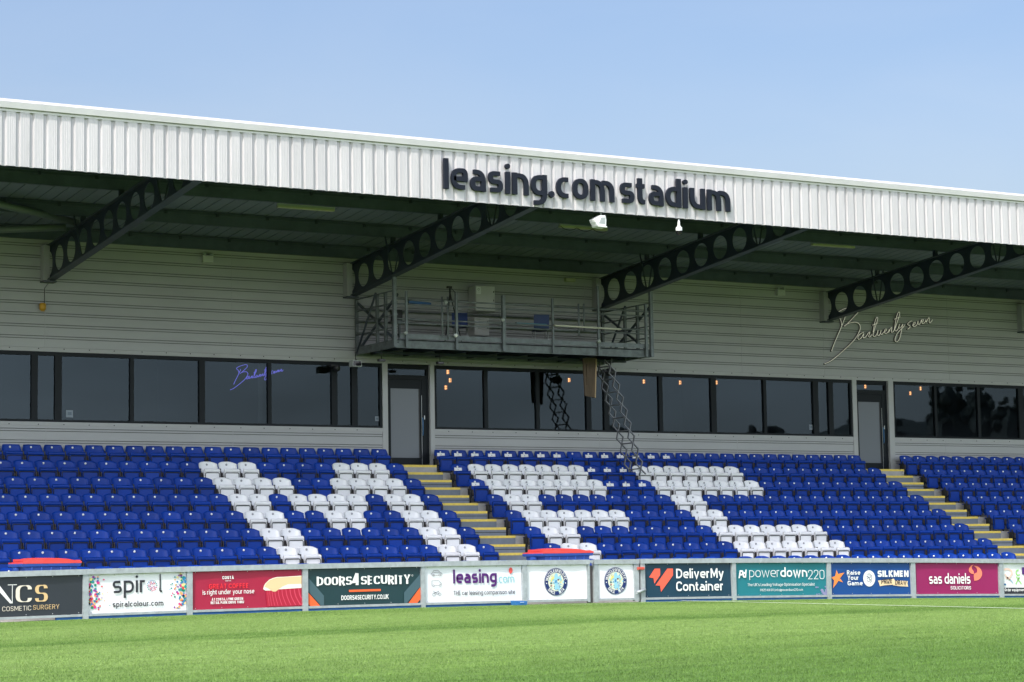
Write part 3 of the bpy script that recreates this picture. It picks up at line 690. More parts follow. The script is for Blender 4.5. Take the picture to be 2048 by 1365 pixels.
# =================================================================== seats
def rbox(mb, x0, x1, z0, z1, y0, y1, r_, m, n=4):                  # rounded-corner slab, outline in x-z
    pts = []
    for cx_, cz_, a0 in ((x1-r_, z1-r_, 0), (x0+r_, z1-r_, 90), (x0+r_, z0+r_, 180), (x1-r_, z0+r_, 270)):
        for k in range(n+1): a = R(a0+90*k/n); pts.append((cx_+r_*math.cos(a), cz_+r_*math.sin(a)))
    mb.prism(pts, y0, y1, m)
def back_mesh(m, flat):
    """moulded shell: arched top, swept-forward side wings, leaning back"""
    mb = MB(); nu, nv = 12, 9; rows_f, rows_b = [], []
    for j in range(nv+1):
        f = j/nv; rf, rb = [], []
        for i in range(nu+1):
            u = -1+2*i/nu; au = abs(u)
            if flat: top = .066-.012*au**6; hw = .248-.045*f**3
            else: top = .078-.060*au**3.2; hw = .243-.008*f
            z = -.27+(top+.27)*f; x = u*hw*(1-.10*(1-f)**2)
            y = .015+.20*max(-.25, (z+.02))*(.55 if z > 0 else 1.)+.022*(1-au**2)-.012*0 - .085*(au**7)*(1-.75*f)*1.0 - .035*(au**10)
            rf.append((x, y, z)); rb.append((x*.985, y+.016, z-.004*f))
        rows_f.append(rf); rows_b.append(rb)
    mb.grid(rows_f, m); mb.grid([r_[::-1] for r_ in rows_b], m)
    mb.grid([rows_f[-1], rows_b[-1]], m, False); mb.grid([rows_b[0], rows_f[0]], m, False)
    for e in (0, -1): mb.grid([[r_[e] for r_ in rows_f], [r_[e] for r_ in rows_b]], m, False)
    mb.box(-.19, .19, .055, .075, -.20, -.17, m)
    return mb
def pan_mesh(m):
    mb = MB()
    rbox(mb, -.212, .212, -.50, -.118, -.215, -.180, .045, m)
    # rolled front edge at the top of the folded pan, panel below it slightly recessed
    P = []
    for k in range(9):
        a = R(-60+k*240/8); P.append((-.212+0, -.212-.020*math.sin(a)*0-.018*math.cos(R(k*180/8-90)), -.118-.078*(k/8)))
    prof = [(-.185, -.112), (-.205, -.108), (-.228, -.116), (-.238, -.132), (-.240, -.160), (-.234, -.182), (-.222, -.190), (-.214, -.192)]
    mb.grid([[(x, y, z-(.010 if abs(x) > .2 else 0)+(.006 if z < -.17 else 0)*(abs(x) > .2)) for y, z in prof] for x in (-.215, -.20, -.18, 0, .18, .20, .215)], m)
    for s_ in (-.2145, .2145): mb.face([(s_, y, z-.010) for y, z in prof], m)
    rbox(mb, -.182, .182, -.49, -.196, -.224, -.214, .03, m)
    for s_ in (-1, 1): mb.box(s_*.2145-.004, s_*.2145+.004, -.232, -.18, -.46, -.17, m)
    mb.v = [(x*.90, y-.075, z) for x, y, z in mb.v]
    return mb
def frame_mesh():
    mb = MB(); r_ = .0095; P = [(-.196, -.234, -.40)]
    for k in range(6): a = R(180-90*k/5); P.append((-.196+.035+.035*math.cos(a), -.238, -.240+.035*math.sin(a)))
    for k in range(6): a = R(90-90*k/5); P.append((.196-.035+.035*math.cos(a), -.238, -.240+.035*math.sin(a)))
    P.append((.196, -.234, -.40)); mb.tube(P, r_, m_black, 6)
    mb.v = [(x*.90, y-.075, z) for x, y, z in mb.v]
    for s_ in (-1, 1):
        mb.box(s_*.228-.004, s_*.228+.004, -.285, -.02, -.34, -.20, m_brk); mb.box(s_*.246-.003, s_*.246+.003, -.235, -.05, -.40, -.17, m_black)
    mb.box(-.272, -.238, -.20, -.165, -.553, -.10, m_black); mb.bar((-.25, -.19, -.24), (-.15, -.24, -.36), .03, .045, m_black)
    mb.box(-.25, .25, -.19, -.165, -.36, -.335, m_black); mb.box(-.285, -.215, -.23, -.13, -.555, -.547, m_black)
    return mb
def dot_mesh(m):
    mb = MB(); mb.lathe((0, 0.030, 0.004), [(0, -.012), (.022, -.011), (.026, 0)], m, 10, 'y'); return mb
SM = {}
for key, m in (('blue', m_blue), ('white', m_wseat)):
    for fl in (0, 1): SM[key, 'back', fl] = back_mesh(m, fl)
    SM[key, 'pan'] = pan_mesh(m); SM[key, 'dot'] = dot_mesh(m_dot if key == 'blue' else m_gdot)
SM['frame'] = frame_mesh()
def notice_mesh(kind):
    mb = MB()
    if kind == 'paper':
        mb.hexa([(-.112, -.016, -.102), (.108, -.016, -.096), (.108, -.014, -.096), (-.112, -.014, -.102), (-.108, .008, -.018), (.112, .008, -.022), (.112, .010, -.022), (-.108, .010, -.018)], m_paper)
        mb.lathe((0.0, -.010, -.062), [(0, -.003), (.010, -.003), (.012, 0)], m_pblue, 12, 'y')
    else:
        mb.lathe((0.0, -.004, -.058), [(.004, -.003), (.017, -.004), (.019, 0)], m_pblue, 12, 'y'); mb.box(-.07, .07, .006, .008, -.028, -.023, m_pgrey); mb.box(-.06, .06, -.018, -.016, -.094, -.090, m_pgrey)
    return mb
NM = {k: notice_mesh(k) for k in ('paper', 'print')}
BX = {'L': 0., 'M': 1.802, 'R': 17.227}
WL = {7: (1, 2, 3, 8, 9, 10), 6: (1, 2, 3, 4, 7, 8, 9, 10), 5: (1, 2, 4, 5, 6, 7, 9, 10), 4: (1, 2, 5, 6, 9, 10), 3: (1, 2, 9, 10), 2: (1, 2, 9, 10)}
# the aisle seat of rows 5..2 of the left block stands between the steps and the white strokes
WM = {7: (*range(1, 8), *range(11, 18)), 6: (*range(1, 8), *range(11, 18)), 5: (1, 2, 11, 12), 4: (*range(1, 7), 11, 12), 3: (1, 2, *range(11, 18)), 2: (1, 2, *range(11, 18))}
ORD = ['1st', '2nd', '3rd']+[f'{k}th' for k in range(4, 40)]
RN = {8: 'back row', 7: 'second row from back', 6: 'third row from back', 5: 'fourth row from back', 4: 'fifth row from back', 3: 'sixth row from back', 2: 'seventh row from back', 1: 'front row'}
def px(P):
    d = np.array(P)-CC; z = d@_F; return 1024+CF*(d@_R)/z, 682.5-CF*(d@_U)/z, z
cand, rest = [], []
for blk, x0, rng_ in (('L', 0, range(0, 27)), ('M', 1.802, range(0, 28)), ('R', 17.227, range(0, 14))):
    for k in range(1, 9):
        for i in rng_:
            x = x0+(-.5 if blk == 'L' else .4994)*i; P = (x, D*(k-8), H*(k-8)+(.035 if k == 1 else 0)); u, v, z = px(P)
            white = (blk == 'L' and i in WL.get(k, ())) or (blk == 'M' and i in WM.get(k, ()))
            vis = -22 < u < 2070 and k > 1
            rec = (z, blk, k, i, P, white)
            if vis: cand.append(rec)
            elif -160 < u < 2230: rest.append(rec)
cand.sort(); rest += cand[300:]; cand = cand[:300]
cache = {}
def data(key, mbd):
    if key not in cache:
        o = mbd.build('seat_mesh'); cache[key] = o.data; bpy.data.objects.remove(o)
    return cache[key]
def note_kind(blk, k, i, white):
    if blk != 'M': return None
    if k == 8 and i <= 14 and i != 8: return 'paper'
    if k == 7 and i == 0 or (k in (7, 6) and 8 <= i <= 10) or (k == 6 and i == 0): return 'paper'
    if white and k in (7, 6) and i <= 16: return 'print'
def seat_name(blk, k, i, white, nk):
    c = 'white' if white else 'blue'
    if blk == 'L': w = f'{ORD[i]} left of the left stairs'
    elif blk == 'R': w = f'{ORD[i]} right of the right stairs'
    elif i < 14: w = f'{ORD[i]} right of the left stairs'
    else: w = f'{ORD[27-i]} left of the right stairs'
    head = f'{c} tip-up seat' if nk != 'paper' else f'{c} seat bearing paper notice'
    return f'{head}, {RN[k]}, {w}'
for z, blk, k, i, P, white in cand:
    c = 'white' if white else 'blue'; flat = 1 if (k == 8 and blk != 'R') else 0; nk = note_kind(blk, k, i, white)
    t = thing('folding_chair', seat_name(blk, k, i, white, nk), 'chair', P, 'blue and white tip-up seats of the stand')
    jy = random.uniform(-.006, .006)
    for nm, key, mbd in (('backrest', (c, 'back', flat), SM[c, 'back', flat]), ('seat_pan', (c, 'pan'), SM[c, 'pan']), ('seat_frame', 'frame', SM['frame']), ('number_disc', (c, 'dot'), SM[c, 'dot'])):
        o = link(nm, data(key, mbd), t)
        if nm == 'seat_pan': o.location = (random.uniform(-.004, .004), jy, random.uniform(-.006, .004)); o.rotation_euler = (random.uniform(-.02, .03), 0, random.uniform(-.012, .012))
    if nk: link('notice', data(nk, NM[nk]), t)
mb = MB()
for z, blk, k, i, P, white in rest:
    c = 'white' if white else 'blue'; flat = 1 if (k == 8 and blk != 'R') else 0; nk = note_kind(blk, k, i, white)
    for src in (SM[c, 'back', flat], SM[c, 'pan'], SM['frame'], SM[c, 'dot'])+((NM[nk],) if nk else ()):
        i0 = len(mb.v); mb.v.extend([(a+P[0], b+P[1], q+P[2]) for a, b, q in src.v]); mb.f.extend([tuple(j+i0 for j in f) for f in src.f])
        mi = [mb.mat(m) for m in src.mats]; mb.mi.extend([mi[j] for j in src.mi]); mb.sm.extend(src.sm)
o = mb.build('folding_chairs'); tag(o, 'remaining blue and white tip-up seats, smallest or mostly hidden in the stand', 'seats', 'blue and white tip-up seats of the stand', 'stuff')

# =================================================================== barrier, gates and advertising boards
RH = .105                                                            # top rail height
def bx(u): return float(aty(u, 1170, YB)[0])
POST = [(-74, -63), (164.5, 175.5), (372.3, 383.2), (603.5, 614), (840.3, 848.5), (1043.5, 1052), (1183.5, 1194.5), (1267.5, 1277.5), (1279.5, 1288), (1462.2, 1470), (1652.8, 1660.3), (1820.5, 1829), (1996.8, 2005), (2178, 2186), (-320, -308)]
PX = {k: (bx(a), bx(b)) for k, (a, b) in enumerate(POST)}
BAR = thing('pitch_barrier', 'galvanised steel barrier frame along the pitch carrying advertising boards', 'barrier', (0, YB, -3.75))
order = [14, 0, 1, 2, 3, 4, 5, None, 8, 9, 10, 11, 12, 13]
for k in (14, 0, 1, 2, 3, 4, 5, 8, 9, 10, 11, 12, 13):
    a, b = PX[k]; xm = (a+b)/2; mb = MB(); mb.box(a, b, YB-.055, YB+.035, gz(xm)-.02, qtop(xm)-RH+.004, m_galv); mb.build('post', BAR)
def rail(mb, a, b, z0, z1, y0, y1, m=None):                           # follows the ground line
    n = 5; m = m or m_galv
    for k in range(n):
        xa, xb = a+(b-a)*k/n, a+(b-a)*(k+1)/n; qa, qb = qtop(xa), qtop(xb)
        mb.hexa([(xa, y0, qa+z0), (xb, y0, qb+z0), (xb, y1, qb+z0), (xa, y1, qa+z0), (xa, y0, qa+z1), (xb, y0, qb+z1), (xb, y1, qb+z1), (xa, y1, qa+z1)], m)
segs = [(14, 0), (0, 1), (1, 2), (2, 3), (3, 4), (4, 5), (8, 9), (9, 10), (10, 11), (11, 12), (12, 13)]
for a, b in segs:
    xa, xb = PX[a][0 if a != 5 else 0]+.0, PX[b][0]
    xa = (PX[a][0]+PX[a][1])/2; xb = (PX[b][0]+PX[b][1])/2
    if b == 5: xb = PX[5][1]
    if a == 8: xa = PX[8][0]
    mb = MB(); rail(mb, xa+.001, xb-.001, -RH, 0, YB-.075, YB+.05); mb.build('top_rail', BAR)
    mb = MB(); rail(mb, PX[a][1]+.001, PX[b][0]-.001, -.905, -.862, YB-.045, YB+.02); mb.build('bottom_rail', BAR)
mb = MB(); rail(mb, -26, PX[1][0]-1.62, -.99, -.885, YB-.005, YB+.06, m_kick); rail(mb, PX[1][0]-.52, PX[5][1], -.99, -.885, YB-.005, YB+.06, m_kick)
rail(mb, PX[8][0], 24, -.99, -.885, YB-.005, YB+.06, m_kick)
tag(mb.build('kick_plate'), 'blue painted plinth strip under the pitch barrier', 'plinth')

FRZ = -.862; FRT = -RH+.006
def M_(name, c, rough=.45): return mat(name, tuple(q*.84 for q in s2l(c)), rough, spec=.3)
ink_w = mat('white_print', (.74, .74, .74), .5)
class Board:
    """banner stretched in a barrier bay; u 0..1 left to right, v 0..1 bottom to top"""
    def __init__(s, x0, x1, label, col, dy=0., rough=.42, bulge=0.):
        s.x0, s.x1 = x0+.006, x1-.006; s.w = s.x1-s.x0; xm = (x0+x1)/2
        s.zb = qtop(xm)+FRZ+.004; s.h = FRT-FRZ-.004; s.y = YB-.004+dy; s.sl = (qtop(x1)-qtop(x0))/(x1-x0)
        s.t = thing('advertising_board', label, 'advertising board', (xm, YB, s.zb), 'advertising boards along the pitch barrier')
        m = mat('banner_'+'%02x%02x%02x' % col, tuple(q*.84 for q in s2l(col)), rough, noise=.03, nscale=1.5, spec=.45, bump=.4, bscale=1.8)
        mb = MB(); n = 14; k = 5
        P = [[(s.x0+s.w*i/n, s.y+.006*math.sin(i*1.1+j*.8+x0)-bulge*math.sin(math.pi*i/n)*math.sin(math.pi*j/k), s.Z(i/n, j/k)) for j in range(k+1)] for i in range(n+1)]
        mb.grid(P, m); mb.grid([[(x, y+.006, z) for x, y, z in r_] for r_ in P], m); mb.build('panel', s.t)
        e = MB()
        for i in range(5):
            for v in (.035, .965): e.lathe((s.x0+s.w*(.03+.235*i), s.y-.006-bulge*.1, s.Z(.03+.235*i, v)), [(0, -.004), (.007, -.003), (.009, 0)], m_alu, 8, 'y')
        e.build('eyelet', s.t)
        s.yt = s.y-.013-bulge
    def Z(s, u, v): return s.zb+s.h*v+s.sl*(u-.5)*s.w
    def P(s, u, v, l=0): return (s.x0+s.w*u, s.yt-.0007*l, s.Z(u, v))
    def text(s, txt, u0, u1, v, xh, m, part='lettering', **k):
        mb = MB(); x0, x1 = s.x0+s.w*u0, s.x0+s.w*u1; base = s.Z((u0+u1)/2, v)
        put_text(mb, txt, x0, x1, base, xh*s.h, s.yt-.006, m, fn=lambda px_, pz, yy: (px_, yy, pz+s.sl*(px_-(x0+x1)/2)), **k); mb.build(part, s.t)
    def poly(s, pts, m, l=1, part='printed_shape'):
        mb = MB(); mb.face([s.P(u, v, l) for u, v in pts], m); return mb.build(part, s.t)
    def line(s, mb, pts, w, m, l=2):
        for st in ribbon([(u*s.w, v*s.h) for u, v in pts], w): mb.grid([[s.P(a.x/s.w, a.y/s.h, l), s.P(b.x/s.w, b.y/s.h, l)] for a, b in st], m, False)
def bay(a, b): return PX[a][1], PX[b][0]
# 1 NCS
b = Board(*bay(0, 1), 'black board reading NCS COSMETIC SURGERY in cream and gold letters', (40, 46, 54))
mg = M_('gold_print', (222, 190, 140)); mg2 = M_('pale_gold_print', (232, 222, 208)); fx = lambda x: (x+347)/1190; fv = lambda x, y: 1-(y-(372-(x)*.0262))/402
mb = MB(); u0, u1 = fx(-112), fx(112); v0, v1 = fv(0, 640), fv(0, 640)+.335*1.4
for pl, w_ in (([(u0+.02, v0), (u0+.02, v1)], .012), ([(u1-.01, v0), (u1-.01, v1)], .012), ([(u0-.025, v0+.01), (u0+.065, v0+.01)], .012), ([(u1-.05, v1-.01), (u1+.03, v1-.01)], .012), ([(u0-.02, v1-.01), (u0+.06, v1-.01)], .012)): b.line(mb, pl, w_, ink_w, 3)
mb.face([b.P(u0+.01, v1, 5), b.P(u0+.062, v1, 5), b.P(u1-.004, v0, 5), b.P(u1-.030, v0, 5)], ink_w); mb.build('lettering', b.t)
b.text('C', fx(135), fx(305), fv(200, 640), .345, mg2, t=.25, contrast=.12, rad=.6)
b.text('S', fx(338), fx(474), fv(400, 636), .345, mg, t=.27, contrast=.2, rad=.5)
b.text('COSMETIC', fx(-5), fx(298), fv(150, 712), .082, mg2, t=.13, rad=.45, gap=.22); b.text('SURGERY', fx(318), fx(596), fv(450, 700), .082, mg, t=.13, rad=.45, gap=.22)
# 2 spiral
b = Board(*bay(1, 2), 'white board reading spiral with clusters of coloured dots at both ends', (236, 238, 242))
mk = M_('charcoal_print', (48, 50, 58))
b.text('spir', .243, .582, .50, .31, mk, t=.19, rad=.36); b.text('l', .722, .735, .52, .30, mk, t=.19)
mb = MB(); b.line(mb, [(.7285, .60), (.7285, .535), (.735, .515), (.75, .51)], .034, mk, 3); mb.build('lettering', b.t)
b.text('spiralcolour.com', .243, .762, .145, .10, mk, t=.24, rad=.36, gap=.22)
cols = [M_(f'dot_print_{k}', c) for k, c in enumerate([(225, 60, 130), (30, 150, 150), (240, 170, 110), (150, 60, 160), (220, 60, 70), (20, 140, 110), (240, 225, 150), (50, 130, 180)])]
mb = MB(); rr = random.Random(5)
def hexdot(mb, u, v, r_, m, l=2): mb.face([(b.x0+b.w*u+r_*math.cos(R(60*k+20)), b.yt-.0007*l, b.Z(u, v)+r_*math.sin(R(60*k+20))) for k in range(6)], m)
for side in (0, 1):
    for k in range(74):
        d = abs(rr.gauss(0, .075)); 
        if d > .24: continue
        u = (.006+d) if side == 0 else (.994-d); v = rr.uniform(.04, .96) if d > .04 else rr.uniform(.15, .9)
        hexdot(mb, u, v, max(.010, .036-.13*d)*rr.uniform(.6, 1.1), cols[rr.randrange(8)], 1+k % 9)
mb.build('dot_pattern', b.t)
mb = MB()
for rg in range(3):
    for k in range(16):
        a = 2*math.pi*k/16+rg*.25; r_ = (.098, .070, .042)[rg]; s_ = (.0135, .0135, .012)[rg]
        if rg > 0 and k % 3 == 0: continue
        cx_, cz_ = b.x0+b.w*.645+r_*math.cos(a), b.Z(.645, .66)+r_*math.sin(a)
        mb.face([(cx_+s_*math.cos(a+q), b.yt-.005, cz_+s_*math.sin(a+q)) for q in (0.8, 2.3, 3.9, 5.5)], cols[(1, 7, 1, 0)[(k//4) % 4]] if rg == 0 else cols[(0, 4, 3)[k % 3]])
mb.build('emblem', b.t)
# 3 coffee
b = Board(*bay(2, 3), 'crimson board reading GREAT COFFEE is right under your nose with cup picture', (168, 22, 62))
mr = M_('bright_red_print', (238, 52, 66)); mf = M_('coffee_foam_print', (240, 205, 160)); mf2 = M_('foam_white_print', (248, 240, 230)); mc = M_('cup_red_print', (178, 34, 62)); mcl = M_('cup_ridge_print', (214, 72, 98))
b.text('COSTA', .268, .372, .775, .058, ink_w, t=.34, gap=.14); b.text('COFFEE', .293, .348, .718, .016, ink_w, t=.28)
b.text('GREAT COFFEE', .147, .506, .535, .088, mr, t=.27, gap=.15); b.text('is right under your nose', .09, .557, .385, .088, ink_w, t=.20, gap=.15)
b.text('AT COSTA, LYME GREEN', .172, .455, .222, .048, ink_w, t=.32, gap=.14); b.text('RETAIL PARK DRIVE THRU', .163, .463, .135, .048, ink_w, t=.32, gap=.14)
q = lambda x, y: ((x-170)/1600, 1-(y-(312-(x-170)*.0135))/533)
b.poly([q(x, y) for x, y in [(1228, 590), (1765, 565), (1765, 808), (1252, 818)]], mc, 1, 'cup_picture')
mb = MB()
for k, x in enumerate([1262, 1290, 1325, 1365, 1415, 1470, 1530, 1590, 1655, 1720]):
    pts = cat([q(x, 585-k*2), q(x+4+k*1.5, 660), q(x+14+k*5, 740), q(min(1764, x+22+k*9), 810-k)], 5); b.line(mb, pts, .010+.0014*k, mcl, 2)
mb.build('cup_ridges', b.t)
b.poly([q(x, y) for x, y in [(1195, 572), (1205, 530), (1225, 495), (1285, 440), (1340, 418), (1400, 404), (1500, 402), (1765, 388), (1765, 562), (1440, 577), (1330, 592), (1225, 592)]], mf2, 4, 'foam_picture')
b.poly([q(x, y) for x, y in [(1215, 540), (1235, 495), (1290, 448), (1350, 424), (1400, 412), (1765, 397), (1765, 505), (1560, 508), (1480, 540), (1420, 580), (1380, 608), (1340, 608), (1300, 585), (1260, 560)]], mf, 5, 'foam_picture')
# 4 doors
b = Board(*bay(3, 4), 'dark green board reading DOORS4SECURITY with orange corner stripes', (20, 56, 62))
ms = M_('slate_print', (72, 98, 108)); mo = M_('orange_print', (242, 106, 58)); q = lambda x, y: ((x-103)/1642, 1-(y-(287-(x-103)*.0183))/512)
for pts, m, l in (([(103, 400), (335, 660), (335, 794), (292, 796), (103, 590)], ms, 1), ([(103, 606), (278, 796), (140, 799), (103, 760)], mo, 2), ([(1745, 365), (1500, 622), (1500, 772), (1545, 770), (1745, 535)], ms, 1), ([(1745, 548), (1565, 770), (1700, 767), (1745, 715)], mo, 2), ([(692, 580), (1158, 570), (1158, 600), (692, 611)], mo, 3)): b.poly([q(*p) for p in pts], m, l)
b.text('DOORS', .077, .385, .53, .178, ink_w, t=.36, contrast=.40, serif=.17, rad=.45, gap=.10); b.text('4', .385, .458, .53, .225, ink_w, t=.36, contrast=.35, serif=.12)
b.text('SECURITY', .465, .908, .53, .178, ink_w, t=.36, contrast=.40, serif=.17, rad=.45, gap=.10)
mb = MB()
for u in (.172, .238): mb.lathe((b.x0+b.w*u, b.yt-.0085, b.Z(u, .665)), [(0, 0), (.020, .0006)], M_('board_green_ink', (20, 56, 62)), 12, 'y'); mb.face([b.P(u-.006, .575, 14), b.P(u+.006, .575, 14), b.P(u+.003, .66, 14), b.P(u-.003, .66, 14)], M_('board_green_ink', (20, 56, 62)))
mb.lathe((b.x0+b.w*.928, b.yt-.005, b.Z(.928, .755)), [(.014, 0), (.019, .0003)], ink_w, 14, 'y'); mb.build('keyhole_mark', b.t)
b.text('DOORS4SECURITY.CO.UK', .29, .712, .135, .088, ink_w, t=.26, gap=.13)
# 5 leasing
b = Board(*bay(4, 5), 'white board reading leasing.com with vehicle outlines at its left end', (234, 238, 244))
mp_ = M_('purple_print', (84, 34, 112)); mt = M_('teal_print', (120, 196, 204)); mgr = M_('grey_print', (92, 92, 104)); mcor = M_('coral_print', (232, 92, 88))
b.text('leasing', .285, .735, .51, .268, mp_, t=.27, rad=.34, gap=.13); b.text('.com', .742, .918, .505, .165, mt, t=.14, rad=.36)
b.text('THE car leasing comparison site', .287, .925, .185, .088, mgr, t=.20, gap=.14)
mb = MB(); mb.face([b.P(.884+.020*math.cos(a)*1, .845+.085*math.sin(a), 4) for a in [math.pi*2*k/14 for k in range(14)]], mcor); mb.face([b.P(.864, .84, 5), b.P(.882, .74, 5), b.P(.903, .82, 5)], mcor); mb.build('pin_mark', b.t)
mb = MB(); g0 = M_('outline_grey_print', (120, 120, 128)); q = lambda x, y: ((x-135)/1420, 1-(y-395)/500)
for pl in ([(228, 520), (228, 495), (248, 485), (262, 455), (325, 453), (355, 485), (380, 495), (382, 520), (355, 522)], [(245, 522), (270, 524), (335, 523)], [(258, 480), (345, 480)],
           [(235, 665), (235, 597), (315, 595), (340, 600), (360, 625), (372, 632), (372, 660)], [(275, 665), (335, 663)],
           [(250, 735), (280, 760), (320, 755), (335, 730)], [(262, 775), (285, 755), (305, 790), (330, 770), (345, 780)], [(285, 755), (335, 745)]): b.line(mb, [q(*p) for p in pl], .008, g0, 3)
for cx_, cy_, r_ in ((258, 520, 13), (348, 518, 13), (260, 665, 13), (353, 661, 13), (262, 787, 20), (345, 783, 20)): b.line(mb, [q(cx_+r_*math.cos(a), cy_+r_*math.sin(a)) for a in [math.pi*2*k/12 for k in range(13)]], .008, g0, 3)
mb.build('vehicle_outlines', b.t)
# crests
mn = M_('crest_navy_print', (32, 52, 108)); mlb = M_('crest_light_blue_print', (150, 205, 228)); mcy = M_('crest_cream_print', (222, 226, 205)); myl = M_('crest_yellow_print', (224, 214, 130)); mgn = M_('crest_green_print', (110, 165, 140)); mre = M_('crest_red_print', (190, 110, 110)); mblu = M_('crest_blue_print', (70, 130, 180))
def crest(b, u, v, r_):
    cx_, cz_ = b.x0+b.w*u, b.Z(u, v); y = b.yt
    def disc(mb, rad, m, l, r0=0): mb.grid([[(cx_+q*math.cos(a), y-.0007*l, cz_+q*math.sin(a)) for a in [2*math.pi*k/48 for k in range(48)]] for q in (r0+.0001, rad)], m, False, False, True)
    mb = MB(); disc(mb, r_*1.045, mn, 1, r_*1.02); disc(mb, r_, mn, 2); disc(mb, r_*.70, mcy, 3); mb.build('crest_ring', b.t)
    mb = MB(); rr = random.Random(3)
    for k in range(90):
        a = rr.uniform(0, 6.28); q = r_*.64*math.sqrt(rr.random()); m = rr.choice([mlb, mlb, myl, mgn, mblu, mcy, mre]); s_ = r_*rr.uniform(.035, .09); x, z = cx_+q*math.cos(a), cz_+q*math.sin(a)
        if x < cx_-r_*.15 and z > cz_: m = rr.choice([myl, mlb, mcy])
        mb.face([(x+s_*rr.uniform(.6, 1.2)*math.cos(t_), y-.0007*(4+k % 6), z+s_*rr.uniform(.6, 1.2)*math.sin(t_)) for t_ in [2*math.pi*j/7 for j in range(7)]], m)
    def sh(pts, m, l): mb.face([(cx_+r_*a, y-.0007*l, cz_+r_*c) for a, c in pts], m)
    sh([(-.06, .66), (.12, .64), (.16, .40), (.10, .10), (.14, -.25), (.06, -.62), (-.12, -.60), (-.14, -.2), (-.22, .2), (-.16, .45)], mlb, 11)      # upright figure with raised arms
    sh([(-.16, .45), (-.42, .30), (-.50, .05), (-.40, .02), (-.30, .2), (-.16, .25)], myl, 12); sh([(.14, .40), (.40, .42), (.5, .15), (.42, .05), (.32, .25), (.12, .2)], mlb, 12)
    sh([(.0, -.25), (.30, -.45), (.36, -.8), (.24, -.82), (.16, -.55), (-.02, -.45)], mlb, 13); sh([(-.1, .1), (.05, .14), (.03, -.1), (-.1, -.1)], mblu, 13); mb.build('crest_emblem', b.t)
    def arc(txt, a0, a1, flip, m):
        L, tot = lay(txt, .24, .34, .2); mb = MB(); lay_r = r_*.85; sc = r_*.175/1.4
        for ch, gx, strips in L:
            for li, st in enumerate(strips):
                row = []
                for a, b2 in st:
                    pr = []
                    for p in (a, b2):
                        f = (gx+p.x)/tot; ang = a0+(a1-a0)*f; rad = lay_r+(p.y-.7)*sc*1.25*(-1 if flip else 1); pr.append((cx_+rad*math.cos(ang), y-.0007*(15+li), cz_+rad*math.sin(ang)))
                    row.append(pr)
                mb.grid(row, m, False)
        mb.build('lettering', b.t)
    arc('MACCLESFIELD FC', R(172), R(8), False, ink_w); arc('SINCE', R(217), R(262), True, ink_w); arc('1874', R(284), R(322), True, ink_w)
    mb = MB()
    for s_ in (-1, 1): mb.lathe((cx_+s_*r_*.85, y-.004, cz_-.10*r_), [(0, 0), (r_*.045, .0004)], ink_w, 10, 'y')
    mb.build('crest_dot', b.t)
def gate(xa, xb, label, stile_l, stile_r):
    t = thing('barrier_gate', label, 'gate', ((xa+xb)/2, YB, gz((xa+xb)/2)))
    mb = MB(); rail(mb, xa, xb, -RH-.004, -.006, YB-.07, YB+.045); mb.build('gate_rail', t)
    mb = MB(); rail(mb, xa+stile_l, xb-stile_r, -.905, -.862, YB-.045, YB+.02); mb.build('gate_rail', t)
    for a, b_ in ((xa, xa+stile_l), (xb-stile_r, xb)):
        if b_-a < .01: continue
        mb = MB(); rail(mb, a, b_, -.93, -RH-.006, YB-.05, YB+.03); mb.build('gate_stile', t)
    return t
g1b = bx(1174); g = gate(PX[5][1]+.004, g1b+.05, 'wide barrier gate holding the left round crest board', 0, .05)
b = Board(PX[5][1], g1b, 'white board with the left one of two round navy club crests', (238, 240, 245)); crest(b, .482, .50, .285)
mb = MB(); rail(mb, g1b+.055, PX[6][0]+.02, -.95, -RH-.03, YB-.0, YB+.10, m_brk); mb.box(g1b+.03, g1b+.10, YB-.11, YB-.06, qtop(g1b)-.075, qtop(g1b)-.02, m_galv); mb.build('gate_catch', g)
g2 = gate(PX[6][0]+.03, PX[7][1]-.02, 'narrow barrier gate with red hinge clamps holding the right crest board', PX[6][1]-PX[6][0]-.03, PX[7][1]-PX[7][0]-.01)
b = Board(PX[6][1], PX[7][0], 'white board with the right one of two round navy club crests', (238, 240, 245)); crest(b, .49, .50, .285)
xm = (PX[7][1]+PX[8][0])/2; mb = MB(); z = qtop(xm)-.21
for s_ in (-1, 1): mb.box(xm+s_*.045-.04, xm+s_*.045+.04, YB-.10, YB-.056, z-.03, z+.03, m_redm); mb.tube([(xm+s_*.05, YB-.13, z), (xm+s_*.05, YB-.10, z)], .016, m_redm)
mb.tube([(xm-.06, YB-.08, z), (xm+.06, YB-.08, z)], .012, m_galv); mb.build('hinge_clamp', g2)
mb = MB(); z = qtop(xm)-.72; mb.tube([(xm-.12, YB-.09, z-.02), (xm+.10, YB-.09, z+.04)], .030, m_galv, 10); mb.box(xm-.12, xm-.07, YB-.09, YB-.05, z-.06, z+.02, m_galv); mb.build('latch', g2)
# 8 container
b = Board(*bay(8, 9), 'dark petrol board reading DeliverMy Container with coral arrow mark', (16, 58, 80)); q = lambda x, y: ((x-240)/1475, 1-(y-(250-(x-240)*.006))/548)
mo2 = M_('coral_arrow_print', (248, 104, 82))
b.poly([q(*p) for p in [(412, 335), (503, 335), (503, 440), (400, 580), (390, 490), (315, 475)]], mo2, 2, 'arrow_mark'); b.poly([q(*p) for p in [(625, 335), (718, 335), (718, 445), (510, 710), (497, 610), (420, 605)]], mo2, 2, 'arrow_mark')
b.text('DeliverMy', .358, .912, .55, .20, ink_w, t=.23, rad=.42, gap=.13); b.text('Container', .356, .905, .175, .20, ink_w, t=.23, rad=.42, gap=.13)
